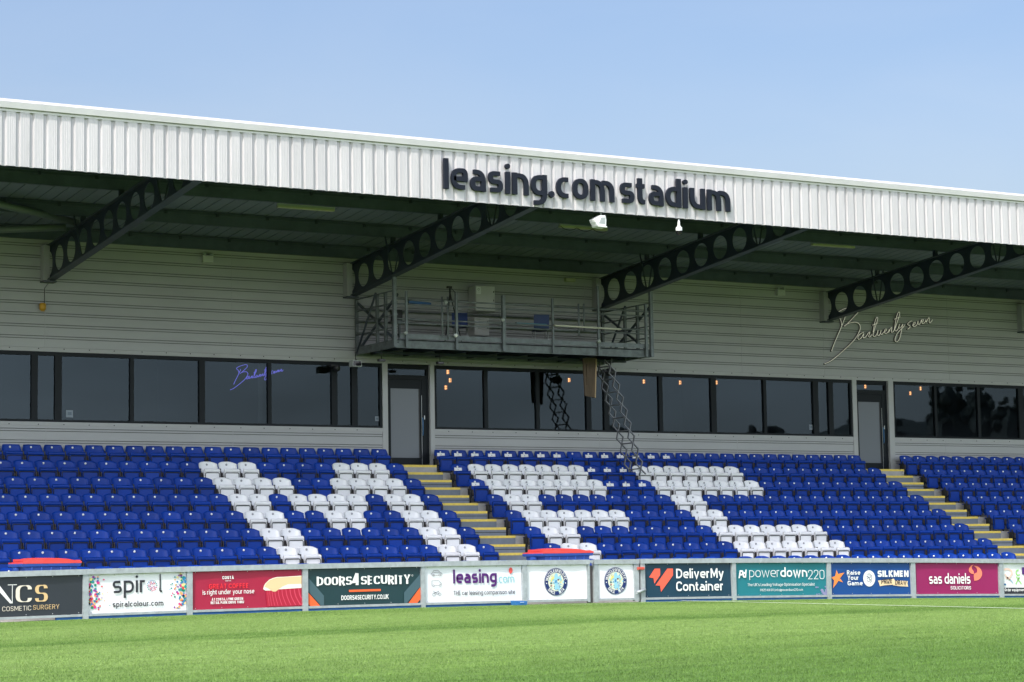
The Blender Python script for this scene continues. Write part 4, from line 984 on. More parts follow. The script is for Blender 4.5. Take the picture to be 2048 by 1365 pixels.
# 9 powerdown
b = Board(*bay(9, 10), 'teal board reading powerdown220 in thin and bold white letters', (28, 122, 134)); mpk = M_('pale_pink_print', (150, 150, 190))
b.text('power', .147, .478, .56, .205, ink_w, t=.095, rad=.5, gap=.15); b.text('down', .485, .785, .56, .205, ink_w, t=.22, rad=.5, gap=.15); b.text('220', .792, .975, .485, .20, ink_w, t=.09, rad=.5, gap=.18)
b.text("The UK's Leading Voltage Optimisation Specialist", .125, .865, .29, .062, ink_w, t=.16, gap=.16); b.text('01625 468 011 | info@powerdown220.com', .26, .73, .135, .05, ink_w, t=.16, gap=.16)
b.text('P', .030, .075, .53, .17, ink_w, t=.30, shear=.22); b.text('d', .072, .112, .545, .17, ink_w, t=.34, shear=.12)
rr = random.Random(9); mb = MB()
for k in range(46):
    u = 1-abs(rr.gauss(0, .05)); v = abs(rr.gauss(0, .14))
    if u < .87 or v > .4: continue
    s_ = rr.uniform(.012, .030); mb.face([b.P(min(1, u+s_*math.cos(t_)*.4), max(0, v+s_*math.sin(t_)*1.4), 1+k % 7) for t_ in [R(60*j) for j in range(6)]], mpk)
mb.build('printed_blotch', b.t)
# 10 silkmen
b = Board(*bay(10, 11), 'blue board reading Raise Your Game and SILKMEN PRIZE DRAW with orange star', (14, 72, 142)); q = lambda x, y: ((x-205)/1535, 1-(y-(268-(x-205)*.004))/595); mos = M_('amber_star_print', (246, 146, 78))
for pl in ([(320, 405), (348, 482), (470, 455), (400, 535), (320, 650), (245, 740), (268, 600), (215, 545), (292, 520)], [(385, 565), (437, 638), (350, 605)]): b.poly([q(*p) for p in pl], mos, 2, 'star_mark')
b.text('Raise', .20, .365, .615, .098, ink_w, t=.25, rad=.45); b.text('Your', .205, .345, .455, .098, ink_w, t=.25, rad=.45); b.text('Game', .205, .392, .288, .098, ink_w, t=.25, rad=.45)
mb = MB(); cu, cv = .478, .50; mb.face([(b.x0+b.w*cu+.182*math.cos(t_), b.yt-.0014, b.Z(cu, cv)+.190*math.sin(t_)) for t_ in [2*math.pi*k/40 for k in range(40)]], ink_w); mb.build('round_mark', b.t)
mb = MB(); rr = random.Random(4); md = M_('line_art_print', (70, 80, 115))
for pl in ([(-.3, .5), (-.1, .65), (.2, .6), (.3, .3), (.1, .1), (-.2, .2), (-.35, .4)], [(-.4, -.1), (-.2, .1), (.0, 0), (.1, -.4), (.2, -.7)], [(.4, .5), (.5, .1), (.35, -.3), (.5, -.5)], [(-.35, -.2), (-.25, -.5), (-.05, -.45)], [(-.5, .3), (-.3, .2)], [(-.1, .4), (.1, .35)], [(0, -.1), (.2, -.15), (.25, -.35)]):
    for st in ribbon(cat([(b.w*cu+.16*p[0], .16*p[1]) for p in pl], 4), .014): mb.grid([[(b.x0+a.x, b.yt-.003, b.Z(cu, cv)+a.y), (b.x0+c.x, b.yt-.003, b.Z(cu, cv)+c.y)] for a, c in st], md, False)
mb.build('line_figure', b.t)
b.text('SILKMEN', .583, .978, .545, .142, ink_w, t=.36, gap=.12); mri = M_('cream_ribbon_print', (246, 216, 176))
b.poly([q(*p) for p in [(1105, 602), (1200, 596), (1420, 568), (1440, 620), (1415, 678), (1230, 690), (1140, 708), (1128, 660)]], mri, 2, 'ribbon_mark'); b.poly([q(*p) for p in [(1440, 598), (1560, 604), (1690, 612), (1678, 660), (1692, 716), (1540, 708), (1395, 690)]], mri, 3, 'ribbon_mark')
b.text('PRIZE', .625, .765, .325, .105, mk, t=.26, dz=.05, shear=.1); b.text('DRAW', .80, .945, .30, .105, mk, t=.26, dz=-.03, shear=.1)
# 11 sas daniels
b = Board(*bay(11, 12), 'magenta board reading sas daniels SOLICITORS with coral curl mark', (150, 26, 92)); q = lambda x, y: ((x-235)/1405, 1-(y-222)/490); mcu = M_('curl_coral_print', (250, 138, 112))
b.text('sas daniels', .162, .655, .325, .235, ink_w, t=.22, rad=.42, gap=.10); b.text('SOLICITORS', .415, .660, .142, .076, ink_w, t=.22, gap=.14)
b.poly([q(p.x, p.y) for p in cat([(1230, 250), (1180, 268), (1145, 310), (1140, 355), (1170, 390), (1222, 402)], 4)]+[q(p.x, p.y) for p in cat([(1222, 402), (1220, 360), (1192, 320), (1195, 280), (1230, 250)], 4)][1:-1], mcu, 2, 'curl_mark')
b.poly([q(p.x, p.y) for p in cat([(1222, 272), (1290, 280), (1345, 330), (1362, 400), (1330, 465), (1280, 497), (1222, 505)], 4)]+[q(p.x, p.y) for p in cat([(1222, 505), (1222, 405), (1268, 378), (1280, 335), (1258, 298), (1222, 272)], 4)][1:-1], mcu, 2, 'curl_mark')
# 12 last board
b = Board(*bay(12, 13), 'white board with pale green mark above black strip at right edge', (236, 240, 240)); q = lambda x, y: ((x-1703)/1490, 1-(y-222)/490)
mlg = M_('pale_green_print', (160, 220, 130)); mbl = M_('dull_blue_print', (50, 110, 160)); mpk2 = M_('pale_peach_print', (236, 205, 190)); mlbl = M_('pale_blue_print', (170, 200, 220)); mpp = M_('violet_print', (84, 40, 120))
b.poly([(0, 0), (1, 0), (1, .20), (0, .20)], mk, 1, 'black_strip'); b.text('Order equipment', .012, .245, .085, .065, ink_w, t=.26)
b.poly([q(*p) for p in [(1703, 550), (1752, 550), (1752, 576), (1703, 576)]], mbl, 3)
mb = MB()
for pl, w, m in (([(1975, 335), (1940, 345), (1930, 385), (1955, 415), (1990, 405)], .034, mlg), ([(1925, 440), (1960, 465), (1985, 450)], .03, mlg), ([(1985, 455), (1950, 500), (1915, 560)], .03, mlg), ([(1945, 480), (1990, 520), (2010, 560)], .03, mlg), ([(1730, 330), (1790, 320), (1850, 350), (1855, 400), (1810, 450), (1750, 460)], .05, mpk2), ([(1740, 400), (1790, 470), (1830, 480)], .04, mpk2), ([(1810, 480), (1850, 510), (1870, 545)], .03, mlbl)): b.line(mb, [q(p.x, p.y) for p in cat(pl, 4)], w, m, 3)
mb.build('printed_figure', b.t); b.poly([q(*p) for p in [(2030, 290), (2075, 290), (2075, 405), (2030, 405)]], mpp, 4)
# =================================================================== wheelie bins and small things at the barrier
def bin_(xl, xr, y, ztop, label):
    w = xr-xl; xm = (xl+xr)/2; base = ztop-1.16; t = thing('wheelie_bin', label, 'bin', (xm, y, base), 'blue wheelie bins with red lids')
    s_ = w/1.24; hd = .42; mb = MB()
    def ring(z, hw, hy): return [(xm-hw, y-hy, z), (xm+hw, y-hy, z), (xm+hw, y+hy, z), (xm-hw, y+hy, z)]
    rows = [ring(base+.12, .48*s_, .34), ring(base+.95, .545*s_, hd-.03), ring(base+.955, .605*s_, hd), ring(base+1.01, .62*s_, hd+.01), ring(base+1.015, .60*s_, hd-.01)]
    mb.grid(rows, m_bin, False, False, True); mb.face(rows[0][::-1], m_bin); mb.face(rows[-1], m_bin)
    for k in range(5): xx_ = xm+(-.4+.2*k)*s_; mb.box(xx_-.012, xx_+.012, y-hd+.004, y-hd+.05, base+.4, base+.945, m_bin)
    for s2 in (-1, 1): mb.box(xm+s2*.59*s_-.03, xm+s2*.59*s_+.03, y-.1, y+.1, base+.88, base+.94, m_bin)
    mb.build('bin_body', t, bevel=.006)
    l = MB(); P = []
    for i in range(15):
        u = -1+2*i/14; row = []
        for j in range(9):
            v = -1+2*j/8; hgt = .025+.085*(1-abs(u)**7)*(1-abs(v)**4)*(1-.22*(u+.35)**2) if abs(u) < .97 and abs(v) < .97 else 0.022
            if u < -.72: hgt = min(hgt, .045+.04*(u+1))
            row.append((xm+u*.60*s_+.012, y+v*(hd+.012), base+1.016+hgt))
        P.append(row)
    l.grid(P, m_lid)
    pl = [(xm-.60*s_, y-hd-.014), (xm+.625*s_, y-hd-.014), (xm+.625*s_, y+hd+.014), (xm-.60*s_, y+hd+.014)]
    l.grid([[(a, b_, base+1.014) for a, b_ in pl], [(a, b_, base+1.040) for a, b_ in pl]], m_lid, False, False, True)
    l.face([(xm+.625*s_, y-hd-.014, base+1.04), (xm+.67*s_, y-.2, base+1.075), (xm+.67*s_, y+.2, base+1.075), (xm+.625*s_, y+hd, base+1.04)], m_lid)
    l.box(xm-.55*s_, xm-.40*s_, y-.30, y+.30, base+1.06, base+1.105, m_lid); l.box(xm-.30*s_, xm-.12*s_, y-hd*.86, y-hd*.70, base+1.075, base+1.115, m_lid)
    l.build('lid', t)
    for a in (-.42, .42):
        for c in (-.26, .26):
            q = MB(); q.tube([(xm+a*s_-.02, y+c, base+.075), (xm+a*s_+.02, y+c, base+.075)], .075, m_black, 14); q.build('wheel', t)
def binpx(ul, ur, vt, y): a = aty(ul, vt+12, y); b = aty(ur, vt+12, y); return float(a[0]), float(b[0]), y, float(aty((ul+ur)/2, vt, y)[2])
x0, x1, y, z = binpx(29, 148, 1112.5, -7.95); bin_(x0, x1, y, z, 'blue wheelie bin with red lid behind the left boards below the left seats')
x0, x1, y, z = binpx(1064, 1166, 1094, -7.95); bin_(x0, x1, y, z, 'blue wheelie bin with red lid behind the crest boards by the steps')
p = aty(1038, 1211, -8.95); mb = MB(); xg = p[0]; zg = gz(xg); mblue = mat('blue_plastic_tray', (.03, .16, .48), .4, noise=.1)
mb.hexa([(xg-.13, -9.06, zg+.0), (xg+.13, -9.06, zg+.0), (xg+.14, -8.84, zg+.0), (xg-.12, -8.84, zg+.0), (xg-.155, -9.08, zg+.095), (xg+.135, -9.08, zg+.085), (xg+.15, -8.82, zg+.085), (xg-.14, -8.82, zg+.1)], mblue)
mb.box(xg-.06, xg+.05, -9.084, -9.07, zg+.05, zg+.07, m_wplastic); mb.build('blue_tray_box', None, bevel=.01); o = bpy.data.objects['blue_tray_box']; o.name = 'plastic_box'; tag(o, 'small blue plastic box on the turf against a barrier post', 'box')

# =================================================================== sign letters on the fascia
t = thing('stadium_sign', 'dark navy raised letters reading leasing.com stadium on the white fascia', 'sign', (0, YF, 5.3))
pa, pb = aty(889, 380, YF-.08), aty(1229, 403, YF-.08); pc, pd = aty(1242, 410, YF-.08), aty(1461, 421, YF-.08)
def solid_text(txt, x0, x1, z, xh, tt):
    L, tot = lay(txt, tt, .42, .17, .80); sx = (x1-x0)/tot
    for ch, gx, strips in L:
        mb = MB()
        for li, st in enumerate(strips):
            y0 = YF-.088-.0015*li; y1 = YF-.022; n = len(st)
            F_ = [[(x0+(gx+p.x)*sx, y0, z+(p.y if p.y < 1.02 else 1.02+(p.y-1.02)*.84)*xh) for p in ab] for ab in st]; B_ = [[(x, y1, zz_) for x, _, zz_ in r_] for r_ in F_]
            mb.grid(F_, m_letter, False); mb.grid(B_, m_lside, False)
            mb.grid([[F_[i][0] for i in range(n)], [B_[i][0] for i in range(n)]], m_lside, False); mb.grid([[F_[i][1] for i in range(n)], [B_[i][1] for i in range(n)]], m_lside, False)
            for e in (0, -1): mb.face([F_[e][0], F_[e][1], B_[e][1], B_[e][0]], m_lside)
        mb.build('letter', t)
        for fx_ in (.2, .8):
            pass
zb1 = float(aty(889, 378, YF-.1)[2]); zt1 = float(aty(889, 317, YF-.1)[2])
ze = float(aty(1461, 423, YF-.1)[2]); zm = (zb1+ze)/2
xhh = (zt1-zb1)/1.37
solid_text('leasing.com', float(pa[0]), float(pb[0]), zm, xhh, .25); solid_text('stadium', float(pc[0]), float(pd[0]), zm, xhh, .25)
print('sign', zb1, zt1, ze, xhh)

# script sign: strokes read off the lettering
ST = [[(372, 530), (358, 450), (335, 400), (300, 372), (282, 340), (300, 305), (380, 255), (450, 230), (540, 200), (610, 190), (655, 215), (662, 260), (640, 310), (600, 355), (530, 430), (460, 500)],
 [(430, 375), (380, 510), (300, 700), (240, 840), (195, 965)], [(410, 540), (470, 495), (560, 470), (630, 475), (675, 510), (688, 570), (660, 650), (600, 750), (500, 860), (380, 970), (260, 1075), (160, 1145), (75, 1180)],
 [(745, 640), (700, 660), (655, 700), (645, 745), (670, 760), (710, 725), (745, 665), (738, 700), (740, 738), (770, 728), (800, 690), (830, 645), (852, 640), (838, 680), (830, 715), (850, 722), (880, 680)],
 [(905, 640), (925, 520), (950, 420), (970, 390), (985, 400), (975, 450), (945, 540), (915, 640), (903, 695), (925, 715), (950, 700), (978, 655), (990, 600), (980, 650), (985, 692), (1010, 690), (1035, 640), (1040, 605), (1035, 655), (1055, 680), (1085, 640), (1130, 610), (1135, 585), (1110, 590), (1100, 630), (1110, 660), (1140, 655), (1170, 625), (1178, 590), (1170, 645), (1190, 600), (1218, 560), (1225, 580), (1215, 620), (1225, 640), (1265, 600), (1300, 400), (1330, 310), (1350, 295), (1360, 315), (1340, 400), (1300, 520), (1275, 590), (1285, 615), (1310, 610), (1335, 570), (1355, 505), (1345, 560), (1360, 570), (1390, 540), (1410, 500), (1400, 560), (1385, 640), (1360, 740), (1330, 790), (1300, 803), (1280, 780), (1285, 730), (1320, 660), (1370, 600), (1415, 560), (1445, 515)],
 [(890, 520), (940, 500), (990, 480)], [(1260, 420), (1310, 400), (1375, 378)],
 [(1490, 590), (1530, 560), (1530, 530), (1495, 510), (1510, 480), (1550, 450), (1570, 458)], [(1575, 530), (1615, 500), (1625, 470), (1600, 475), (1585, 510), (1595, 545), (1630, 535), (1660, 500), (1670, 450), (1675, 500), (1690, 510), (1715, 470), (1728, 425), (1735, 470), (1760, 450), (1765, 425), (1742, 432), (1735, 470), (1750, 495), (1780, 480), (1800, 450), (1805, 420), (1810, 470), (1825, 440), (1855, 395), (1866, 408), (1860, 455), (1870, 480), (1895, 460), (1918, 425)]]
def strokes(y): return [[aty(1640+a/8.533, 590+c/8.533, y) for a, c in st] for st in ST]
t = thing('script_sign', 'large cream handwritten Bar twenty seven sign on the grey wall', 'sign', tuple(float(q) for q in aty(1760, 690, YW-.05)))
for st in strokes(YW-.06):
    mb = MB(); P = cat([tuple(map(float, p)) for p in st], 5); mb.tube(P, .0105, m_neon, 6); mb.build('letter_stroke', t)
    mb = MB(); mb.tube([p+Vector((.0, .022, -.006)) for p in P], .022, m_neonb, 6); mb.build('stroke_backing', t)
A0, A1 = aty(1648.8, 728.3, YW-.06), aty(1864.4, 639.8, YW-.06); yv = YW+.35; B0, B1 = aty(460.3, 780.2, yv), aty(566.2, 740.5, yv)
sx = (B1[0]-B0[0])/(A1[0]-A0[0]); sz = (B1[2]-B0[2])/(A1[2]-A0[2])
t = thing('script_sign', 'small violet neon Bar twenty seven sign behind the left window glass', 'sign', (float(B0[0]), yv, float(B0[2])))
for st in strokes(YW-.06):
    mb = MB(); P = cat([(float(B0[0]+(p[0]-A0[0])*sx), yv, float(B0[2]+(p[2]-A0[2])*sz)) for p in st], 4); mb.tube(P, .0085, m_purple, 6); mb.build('neon_tube', t)

# =================================================================== television gantry hung between two trusses
GX0, GX1, GY0, GY1 = -.50, 6.98, -2.0, .24; zd = 2.44
G = thing('camera_gantry', 'galvanised steel camera gantry with railings hung under the roof trusses', 'gantry', ((GX0+GX1)/2, GY0, zd))
mb = MB(); mb.box(GX0, GX1, GY0, GY1, zd+.17, zd+.20, m_galv_dk); mb.build('deck', G)
for y in (GY0, GY1-.06): mb = MB(); mb.box(GX0, GX1, y, y+.012, zd, zd+.195, m_galv_dk); mb.box(GX0, GX1, y-.004, y+.08, zd-.012, zd, m_galv_g); mb.box(GX0, GX1, y-.01, y+.07, zd+.195, zd+.205, m_galv_g); mb.build('edge_beam', G)
for x in (GX0, GX1-.012): mb = MB(); mb.box(x, x+.012, GY0+.09, GY1-.07, zd+.0, zd+.165, m_galv_dk); mb.build('edge_beam', G)
mb = MB(); x = GX0+.4
while x < GX1-.1: mb.box(x, x+.07, GY0+.085, GY1-.07, zd+.01, zd+.165, m_truss); x += .93
mb.box(GX0+.02, GX1-.02, -.9, -.8, zd-.05, zd+.005, m_truss); mb.build('floor_joist', G)
mb = MB(); mb.box(GX0+.1, GX1-.05, GY0-.02, GY0-.008, zd+.225, zd+.34, m_galv_g); mb.build('toe_board', G)
def gx(u): return float(aty(u, 640, GY0)[0])
def gzz(u, v): return float(aty(u, v, GY0)[2])
def gpost(x, y, z0, z1, w=.06, m=None): mb = MB(); mb.box(x-w/2, x+w/2, y-w/2, y+w/2, z0, z1, m or m_galv_g); mb.build('post', G)
lo = lambda y: 3.93-.107*(y-.3)
for u, vt, w in ((787, 0, .085), (810.5, 583, .055), (910.5, 586, .06), (1004.5, 592, .085), (1103, 598, .05), (1194, 573, .05), (1289, 610, .06), (1299.5, 0, .085)):
    x = gx(u); gpost(x, GY0-.06, zd, (lo(GY0)-.02) if vt == 0 else gzz(u, vt), w)
for u, v0, v1 in ((880, 595, 675), (891.5, 595, 680), (1153, 609, 672), (1163.5, 609, 664)):
    mb = MB(); x = gx(u); mb.tube([(x, GY0-.11, gzz(u, v1)), (x, GY0-.11, gzz(u, v0))], .024, m_galv_g, 10); mb.build('scaffold_tube', G)
for x, y in ((GX0+.03, GY1-.05), (GX0+.03, -.95), (GX1-.04, GY1-.05), (GX1-.04, -.9), (GX0+.03, -1.4), (GX1-.04, -1.5)): gpost(x, y, zd, lo(y)-.03 if y > -.2 else 3.85, .07, m_galv_dk)
for v in (603.5, 613.5, 642.5, 651):
    z = gzz(900, v); mb = MB(); mb.tube([(GX0, GY0-.03, z), (GX1, GY0-.03, z)], .019, m_galv_g, 8); mb.build('guard_rail', G)
for x in (GX0+.02, GX1-.02):
    for z in (2.95, 3.25, 3.55, 3.85): mb = MB(); mb.tube([(x, GY0-.03, z), (x, GY1, z)], .018, m_galv_dk, 8); mb.build('guard_rail', G)
    for a, c in ((2.55, 3.75), (3.75, 2.55)): mb = MB(); mb.bar((x+.03, GY0, a), (x+.03, GY1-.1, c), .05, .05, m_truss_fl); mb.build('brace', G)
for v in (3.0, 3.3, 3.6): mb = MB(); mb.tube([(GX0, GY1-.1, v), (GX1, GY1-.1, v)], .02, m_galv_dk, 8); mb.build('guard_rail', G)
for x, sgn in ((GX0-.1, -1), (GX1+.1, 1)): mb = MB(); mb.tube([(x+(.1 if sgn < 0 else -.1), GY1-.1, zd+.05), (x+(.12 if sgn < 0 else -.12), -.9, 3.9)], .03, m_truss_fl); mb.build('brace', G)
for u, v in ((811, 666), (911, 671.5), (1197, 683), (891, 605), (1005, 640)):
    mb = MB(); q = aty(u, v, GY0-.1); mb.lathe((q[0], GY0-.15, q[2]), [(0, 0), (.045, .01), (.05, .05), (.03, .09)], m_gplastic if u != 911 else m_wplastic, 14, 'y'); mb.build('floodlight_socket', G)
def tubething(name, label, cat_, u0, v0, u1, v1, y, r_, m):
    a, c = aty(u0, v0, y), aty(u1, v1, y); mb = MB(); a = tuple(map(float, a)); c = tuple(map(float, c)); mid = tuple((p+q)/2 for p, q in zip(a, c))
    mb.tube([a, tuple(p+(q-p)*.04 for p, q in zip(a, c)), mid, tuple(q+(p-q)*.04 for p, q in zip(a, c)), c], [r_*.6, r_, r_*1.02, r_, r_*.6], m, 10); mb.lathe(a, [(r_*1.2, -.01), (r_*1.3, 0), (r_*1.2, .01)], m_black, 10, 'x'); o = mb.build(name); tag(o, label, cat_)
m_cy = mat('cyan_wrap', (.10, .30, .36), .5); m_bw = mat('blue_wrap', (.03, .10, .24), .5)
tubething('wrapped_pole', 'blue and cyan wrapped pole lying on the left part of the gantry rail', 'pole', 816, 604, 862, 608.5, GY0+.06, .038, m_bw)
tubething('wrapped_pole', 'cyan wrapped pole lying along the lower gantry rail near the blue chair', 'pole', 1032, 647.5, 1094, 650.5, GY0+.06, .026, m_cy)
tubething('pale_tube', 'long pale tube lying along the lower rail at the right gantry end', 'tube', 1107, 651, 1243, 659, GY0-.14, .024, mat('pale_cardboard', (.52, .52, .44), .7))
# electrical cabinets
def cabinet(u0, u1, v0, v1, yf, label, badge):
    a = aty(u0, v1, yf); c = aty(u1, v0, yf); x0, x1, z0, z1 = float(a[0]), float(c[0]), float(a[2]), float(c[2])
    t = thing('electrical_cabinet', label, 'cabinet', ((x0+x1)/2, yf, z0)); mb = MB(); mb.box(x0, x1, yf+.02, YW-.01, z0, z1, m_cab); mb.build('cabinet_body', t, bevel=.008)
    mb = MB(); mb.box(x0+.008, x1-.008, yf, yf+.018, z0+.008, z1-.008, m_cab); mb.build('cabinet_door', t, bevel=.004)
    mb = MB(); mb.box(x1-.06, x1-.04, yf-.012, yf, z0+(z1-z0)*.4, z0+(z1-z0)*.47, m_black); mb.box(x1-.06, x1-.04, yf-.012, yf, z0+(z1-z0)*.75, z0+(z1-z0)*.8, m_black); mb.build('lock', t)
    if badge: mb = MB(); mb.box(x0+.02, x0+.15, yf-.004, yf, z1-.22, z1-.03, m_wplastic); mb.lathe((x0+.085, yf-.005, z1-.10), [(.018, -.001), (.035, 0)], m_gplastic, 16, 'y'); mb.box(x0+.05, x0+.12, yf-.006, yf-.004, z1-.175, z1-.165, m_gplastic); mb.build('badge', t)
cabinet(952, 990, 573.5, 621.5, -.10, 'large grey electrical cabinet with white badge at the gantry back', True)
cabinet(949.5, 978.5, 636, 671, -.05, 'smaller grey electrical cabinet below the large one on the gantry', False)
m_chair = mat('blue_chair_shell', (.006, .028, .13), .45)
def chair(u, y, label, rz):
    x = float(aty(u, 660, y)[0]); z = zd+.205; t = thing('plastic_chair', label, 'chair', (x, y, z), 'blue plastic chairs on the gantry'); c, s_ = math.cos(rz), math.sin(rz)
    T = lambda a, b_, q: (x+a*c-b_*s_, y+a*s_+b_*c, z+q)
    mb = MB(); mb.grid([[T(-.2+.4*i/6, -.2+.4*j/5, .44-.02*math.sin(math.pi*i/6)) for j in range(6)] for i in range(7)], m_chair); mb.build('seat', t)
    mb = MB(); mb.grid([[T(-.2+.4*i/6, .18+.03*(1-(i-3)**2/9)+.06*j/5, .47+.36*j/5) for j in range(6)] for i in range(7)], m_chair); mb.build('backrest', t)
    for a in (-.18, .18):
        for b_ in (-.18, .18): mb = MB(); mb.tube([T(a, b_, 0), T(a*.9, b_*.9, .43)], .011, m_alu, 6); mb.build('leg', t)
chair(921, -1.35, 'blue plastic chair on the left half of the gantry', R(-25)); chair(1080, -1.35, 'blue plastic chair on the right half of the gantry', R(160))
# tripod
x, y = float(aty(900, 600, -.9)[0]), -.9; z1 = float(aty(900, 573, y)[2]); t = thing('camera_tripod', 'black camera tripod standing on the gantry left of the cabinet', 'tripod', (x, y, zd+.205))
for k in range(3): a = R(90+120*k); mb = MB(); mb.tube([(x, y, z1-.16), (x+.30*math.cos(a), y+.30*math.sin(a), zd+.205)], .017, m_black, 6); mb.build('leg', t)
mb = MB(); mb.tube([(x, y, z1-.40), (x, y, z1-.05)], .02, m_black, 8); mb.box(x-.07, x+.05, y-.03, y+.05, z1-.05, z1, m_black); mb.tube([(x+.03, y, z1-.04), (x+.14, y-.1, z1-.2)], .008, m_black, 6); mb.build('head', t)
# monitor case
a = aty(792, 641, -.9); c = aty(805, 620, -.9); mb = MB(); mb.box(float(a[0]), float(c[0]), -.9, -.6, float(a[2]), float(c[2]), m_black); o = mb.build('equipment_case', None, bevel=.01); tag(o, 'black equipment case at the left end of the gantry', 'case')
mb = MB(); mb.box(float(a[0])-.03, float(c[0])+.03, -.95, -.5, float(a[2])-.04, float(a[2])-.004, m_galv_dk)
for s_ in (float(a[0]), float(c[0])): mb.box(s_-.02, s_+.02, -.75, -.7, zd+.20, float(a[2])-.04, m_galv_dk)
o = mb.build('case_stand'); tag(o, 'small steel stand under the black case on the gantry', 'stand')
# hatch board and scissor ladder
t = thing('hatch_door', 'weathered plywood hatch door hanging open beneath the gantry', 'hatch', (5.75, -1.0, 1.45))
a, c, d_ = aty(1166, 716, -1.0), aty(1193, 716, -1.0), aty(1191, 796, -1.0); e = aty(1170, 792, -1.0)
mb = MB(); fr = [tuple(map(float, q)) for q in (e, d_, c, a)]; mb.prism([(q[0], q[2]) for q in fr], -1.0, -.965, m_wood); mb.build('hatch_panel', t)
mb = MB(); xr_ = fr[1][0]; mb.hexa([(xr_-.03, -1.012, fr[1][2]), (xr_+.004, -1.012, fr[1][2]), (xr_+.004, -.955, fr[1][2]), (xr_-.03, -.955, fr[1][2]), (fr[2][0]-.03, -1.012, zd), (fr[2][0]+.004, -1.012, zd), (fr[2][0]+.004, -.955, zd), (fr[2][0]-.03, -.955, zd)], mat('pale_timber', (.42, .30, .18), .7)); mb.build('hatch_edge', t)
mb = MB(); mb.box(fr[0][0]+.06, fr[0][0]+.10, -1.02, -1.001, 1.75, 2.3, m_wood); mb.build('hatch_batten', t)
top = Vector((6.18, -.95, 2.42)); bot = Vector((6.98, -1.25, -.62)); t = thing('scissor_ladder', 'folding grey metal scissor ladder hanging from gantry down to the seats', 'ladder', tuple(bot))
m_lad = mat('ladder_alloy', (.19, .195, .205), .45, metal=.5, noise=.15); n = 9; ax = (bot-top); L_ = ax.length; axn = ax.normalized(); pw = Vector((axn.z, 0, -axn.x)).normalized()*.105
for side in (-.27, .27):
    off = Vector((0, side, 0)); mb = MB()
    for k in range(n):
        a = top+ax*(k/n); c = top+ax*((k+1)/n)
        for s_ in (-1, 1): mb.bar(a+off+pw*s_+Vector((0, .006*s_, 0)), c+off-pw*s_+Vector((0, .006*s_, 0)), .02, .052, m_lad, up=(0, 1, 0))
    # second half-pitch scissor gives the lozenge chain
    for k in range(n):
        a = top+ax*((k+.5)/n); mb.lathe((a.x, a.y+side-.02, a.z), [(0, 0), (.018, .002), (.018, .04), (0, .042)], m_black, 8, 'y')
    mb.build('lattice', t)
for k in range(1, n+1):
    a = top+ax*((k-.5)/n); mb = MB(); mb.box(a.x-.045, a.x+.045, a.y-.27, a.y+.27, a.z-.012, a.z+.012, m_lad); mb.build('rung', t)
# lights and boxes under the gantry and roof
def floodlight(u, v, y, label, w, h, d_, m, hang):
    q = aty(u, v, y); x, z = float(q[0]), float(q[2]); t = thing('floodlight', label, 'floodlight', (x, y, z))
    mb = MB(); mb.box(x-w/2, x+w/2, y-d_/2, y+d_/2, z-h/2, z+h/2, m); mb.build('housing', t, bevel=.01); mb = MB(); mb.box(x-w/2+.02, x+w/2-.02, y-d_/2-.004, y-d_/2+.0, z-h/2+.02, z+h/2-.02, m_domeg); mb.build('lens', t)
    mb = MB(); mb.tube([(x, y, z+h/2), (x, y, hang)], .012, m_black, 6); mb.build('bracket', t)
floodlight(711, 728, -.6, 'grey box floodlight hung below the left gantry corner', .26, .16, .2, m_gplastic, zd)
floodlight(763, 721, -1.3, 'black spotlight under the gantry floor near its left end', .18, .06, .12, m_black, zd); floodlight(880, 726.5, -.9, 'black spotlight under the gantry floor above the middle window', .18, .07, .12, m_black, zd)
q = aty(1220, 744.5, -1.0); x, z = float(q[0]), float(q[2]); t = thing('loudspeaker', 'black round loudspeaker under the right part of the gantry', 'loudspeaker', (x, -1., z)); mb = MB(); mb.lathe((x-.09, -1.0, z), [(0, 0), (.09, .0), (.10, .03), (.10, .16), (.08, .2), (0, .21)], m_black, 16, 'x'); mb.build('horn', t)
mb = MB(); mb.bar((x-.06, -1, z), (x-.22, -1, z+.05), .05, .05, m_black); mb.tube([(x-.15, -1, z+.05), (x-.15, -1, zd)], .012, m_alu); mb.build('bracket', t)
q = aty(674, 737, YW-.15); x, z = float(q[0]), float(q[2]); t = thing('security_camera', 'black dome security camera at the top of the left windows', 'camera', (x, YW-.15, z)); mb = MB(); mb.lathe((x, YW-.15, z), [(0, -.09), (.05, -.075), (.08, -.03), (.085, .03), (.085, .06), (0, .065)], m_black, 16); mb.build('dome', t); mb = MB(); mb.box(x-.16, x+.03, YW-.16, YW-.006, z+.04, z+.09, m_black); mb.build('bracket', t)
# under the fascia: white speaker/floodlight and dome camera
q = aty(1196, 443, YF+.1); x, z = float(q[0]), float(q[2]); t = thing('horn_loudspeaker', 'white angular loudspeaker hanging under the fascia below the sign', 'loudspeaker', (x, YF+.1, z))
mb = MB(); y = YF+.1; A = [(-.16, .03), (.00, .12), (.14, .13), (.165, .03), (.15, -.12), (-.08, -.11), (-.14, -.03)]
mb.prism([(x+a, z+c) for a, c in A], y-.10, y+.12, m_wplastic); mb.build('housing', t, bevel=.02)
mb = MB(); mb.prism([(x+a, z+c) for a, c in [(.02, .07), (.12, .08), (.11, -.06), (-.04, -.06)]], y-.108, y-.1005, m_gplastic); mb.build('grille', t)
mb = MB(); mb.prism([(x+a, z+c) for a, c in [(-.10, -.108), (.155, -.118), (.16, -.145), (-.07, -.135)]], y-.12, y+.12, m_wplastic); mb.build('rim', t)
mb = MB(); mb.tube([(x+.08, y, z+.12), (x+.08, y, z+.28)], .018, m_gplastic); mb.build('bracket', t)
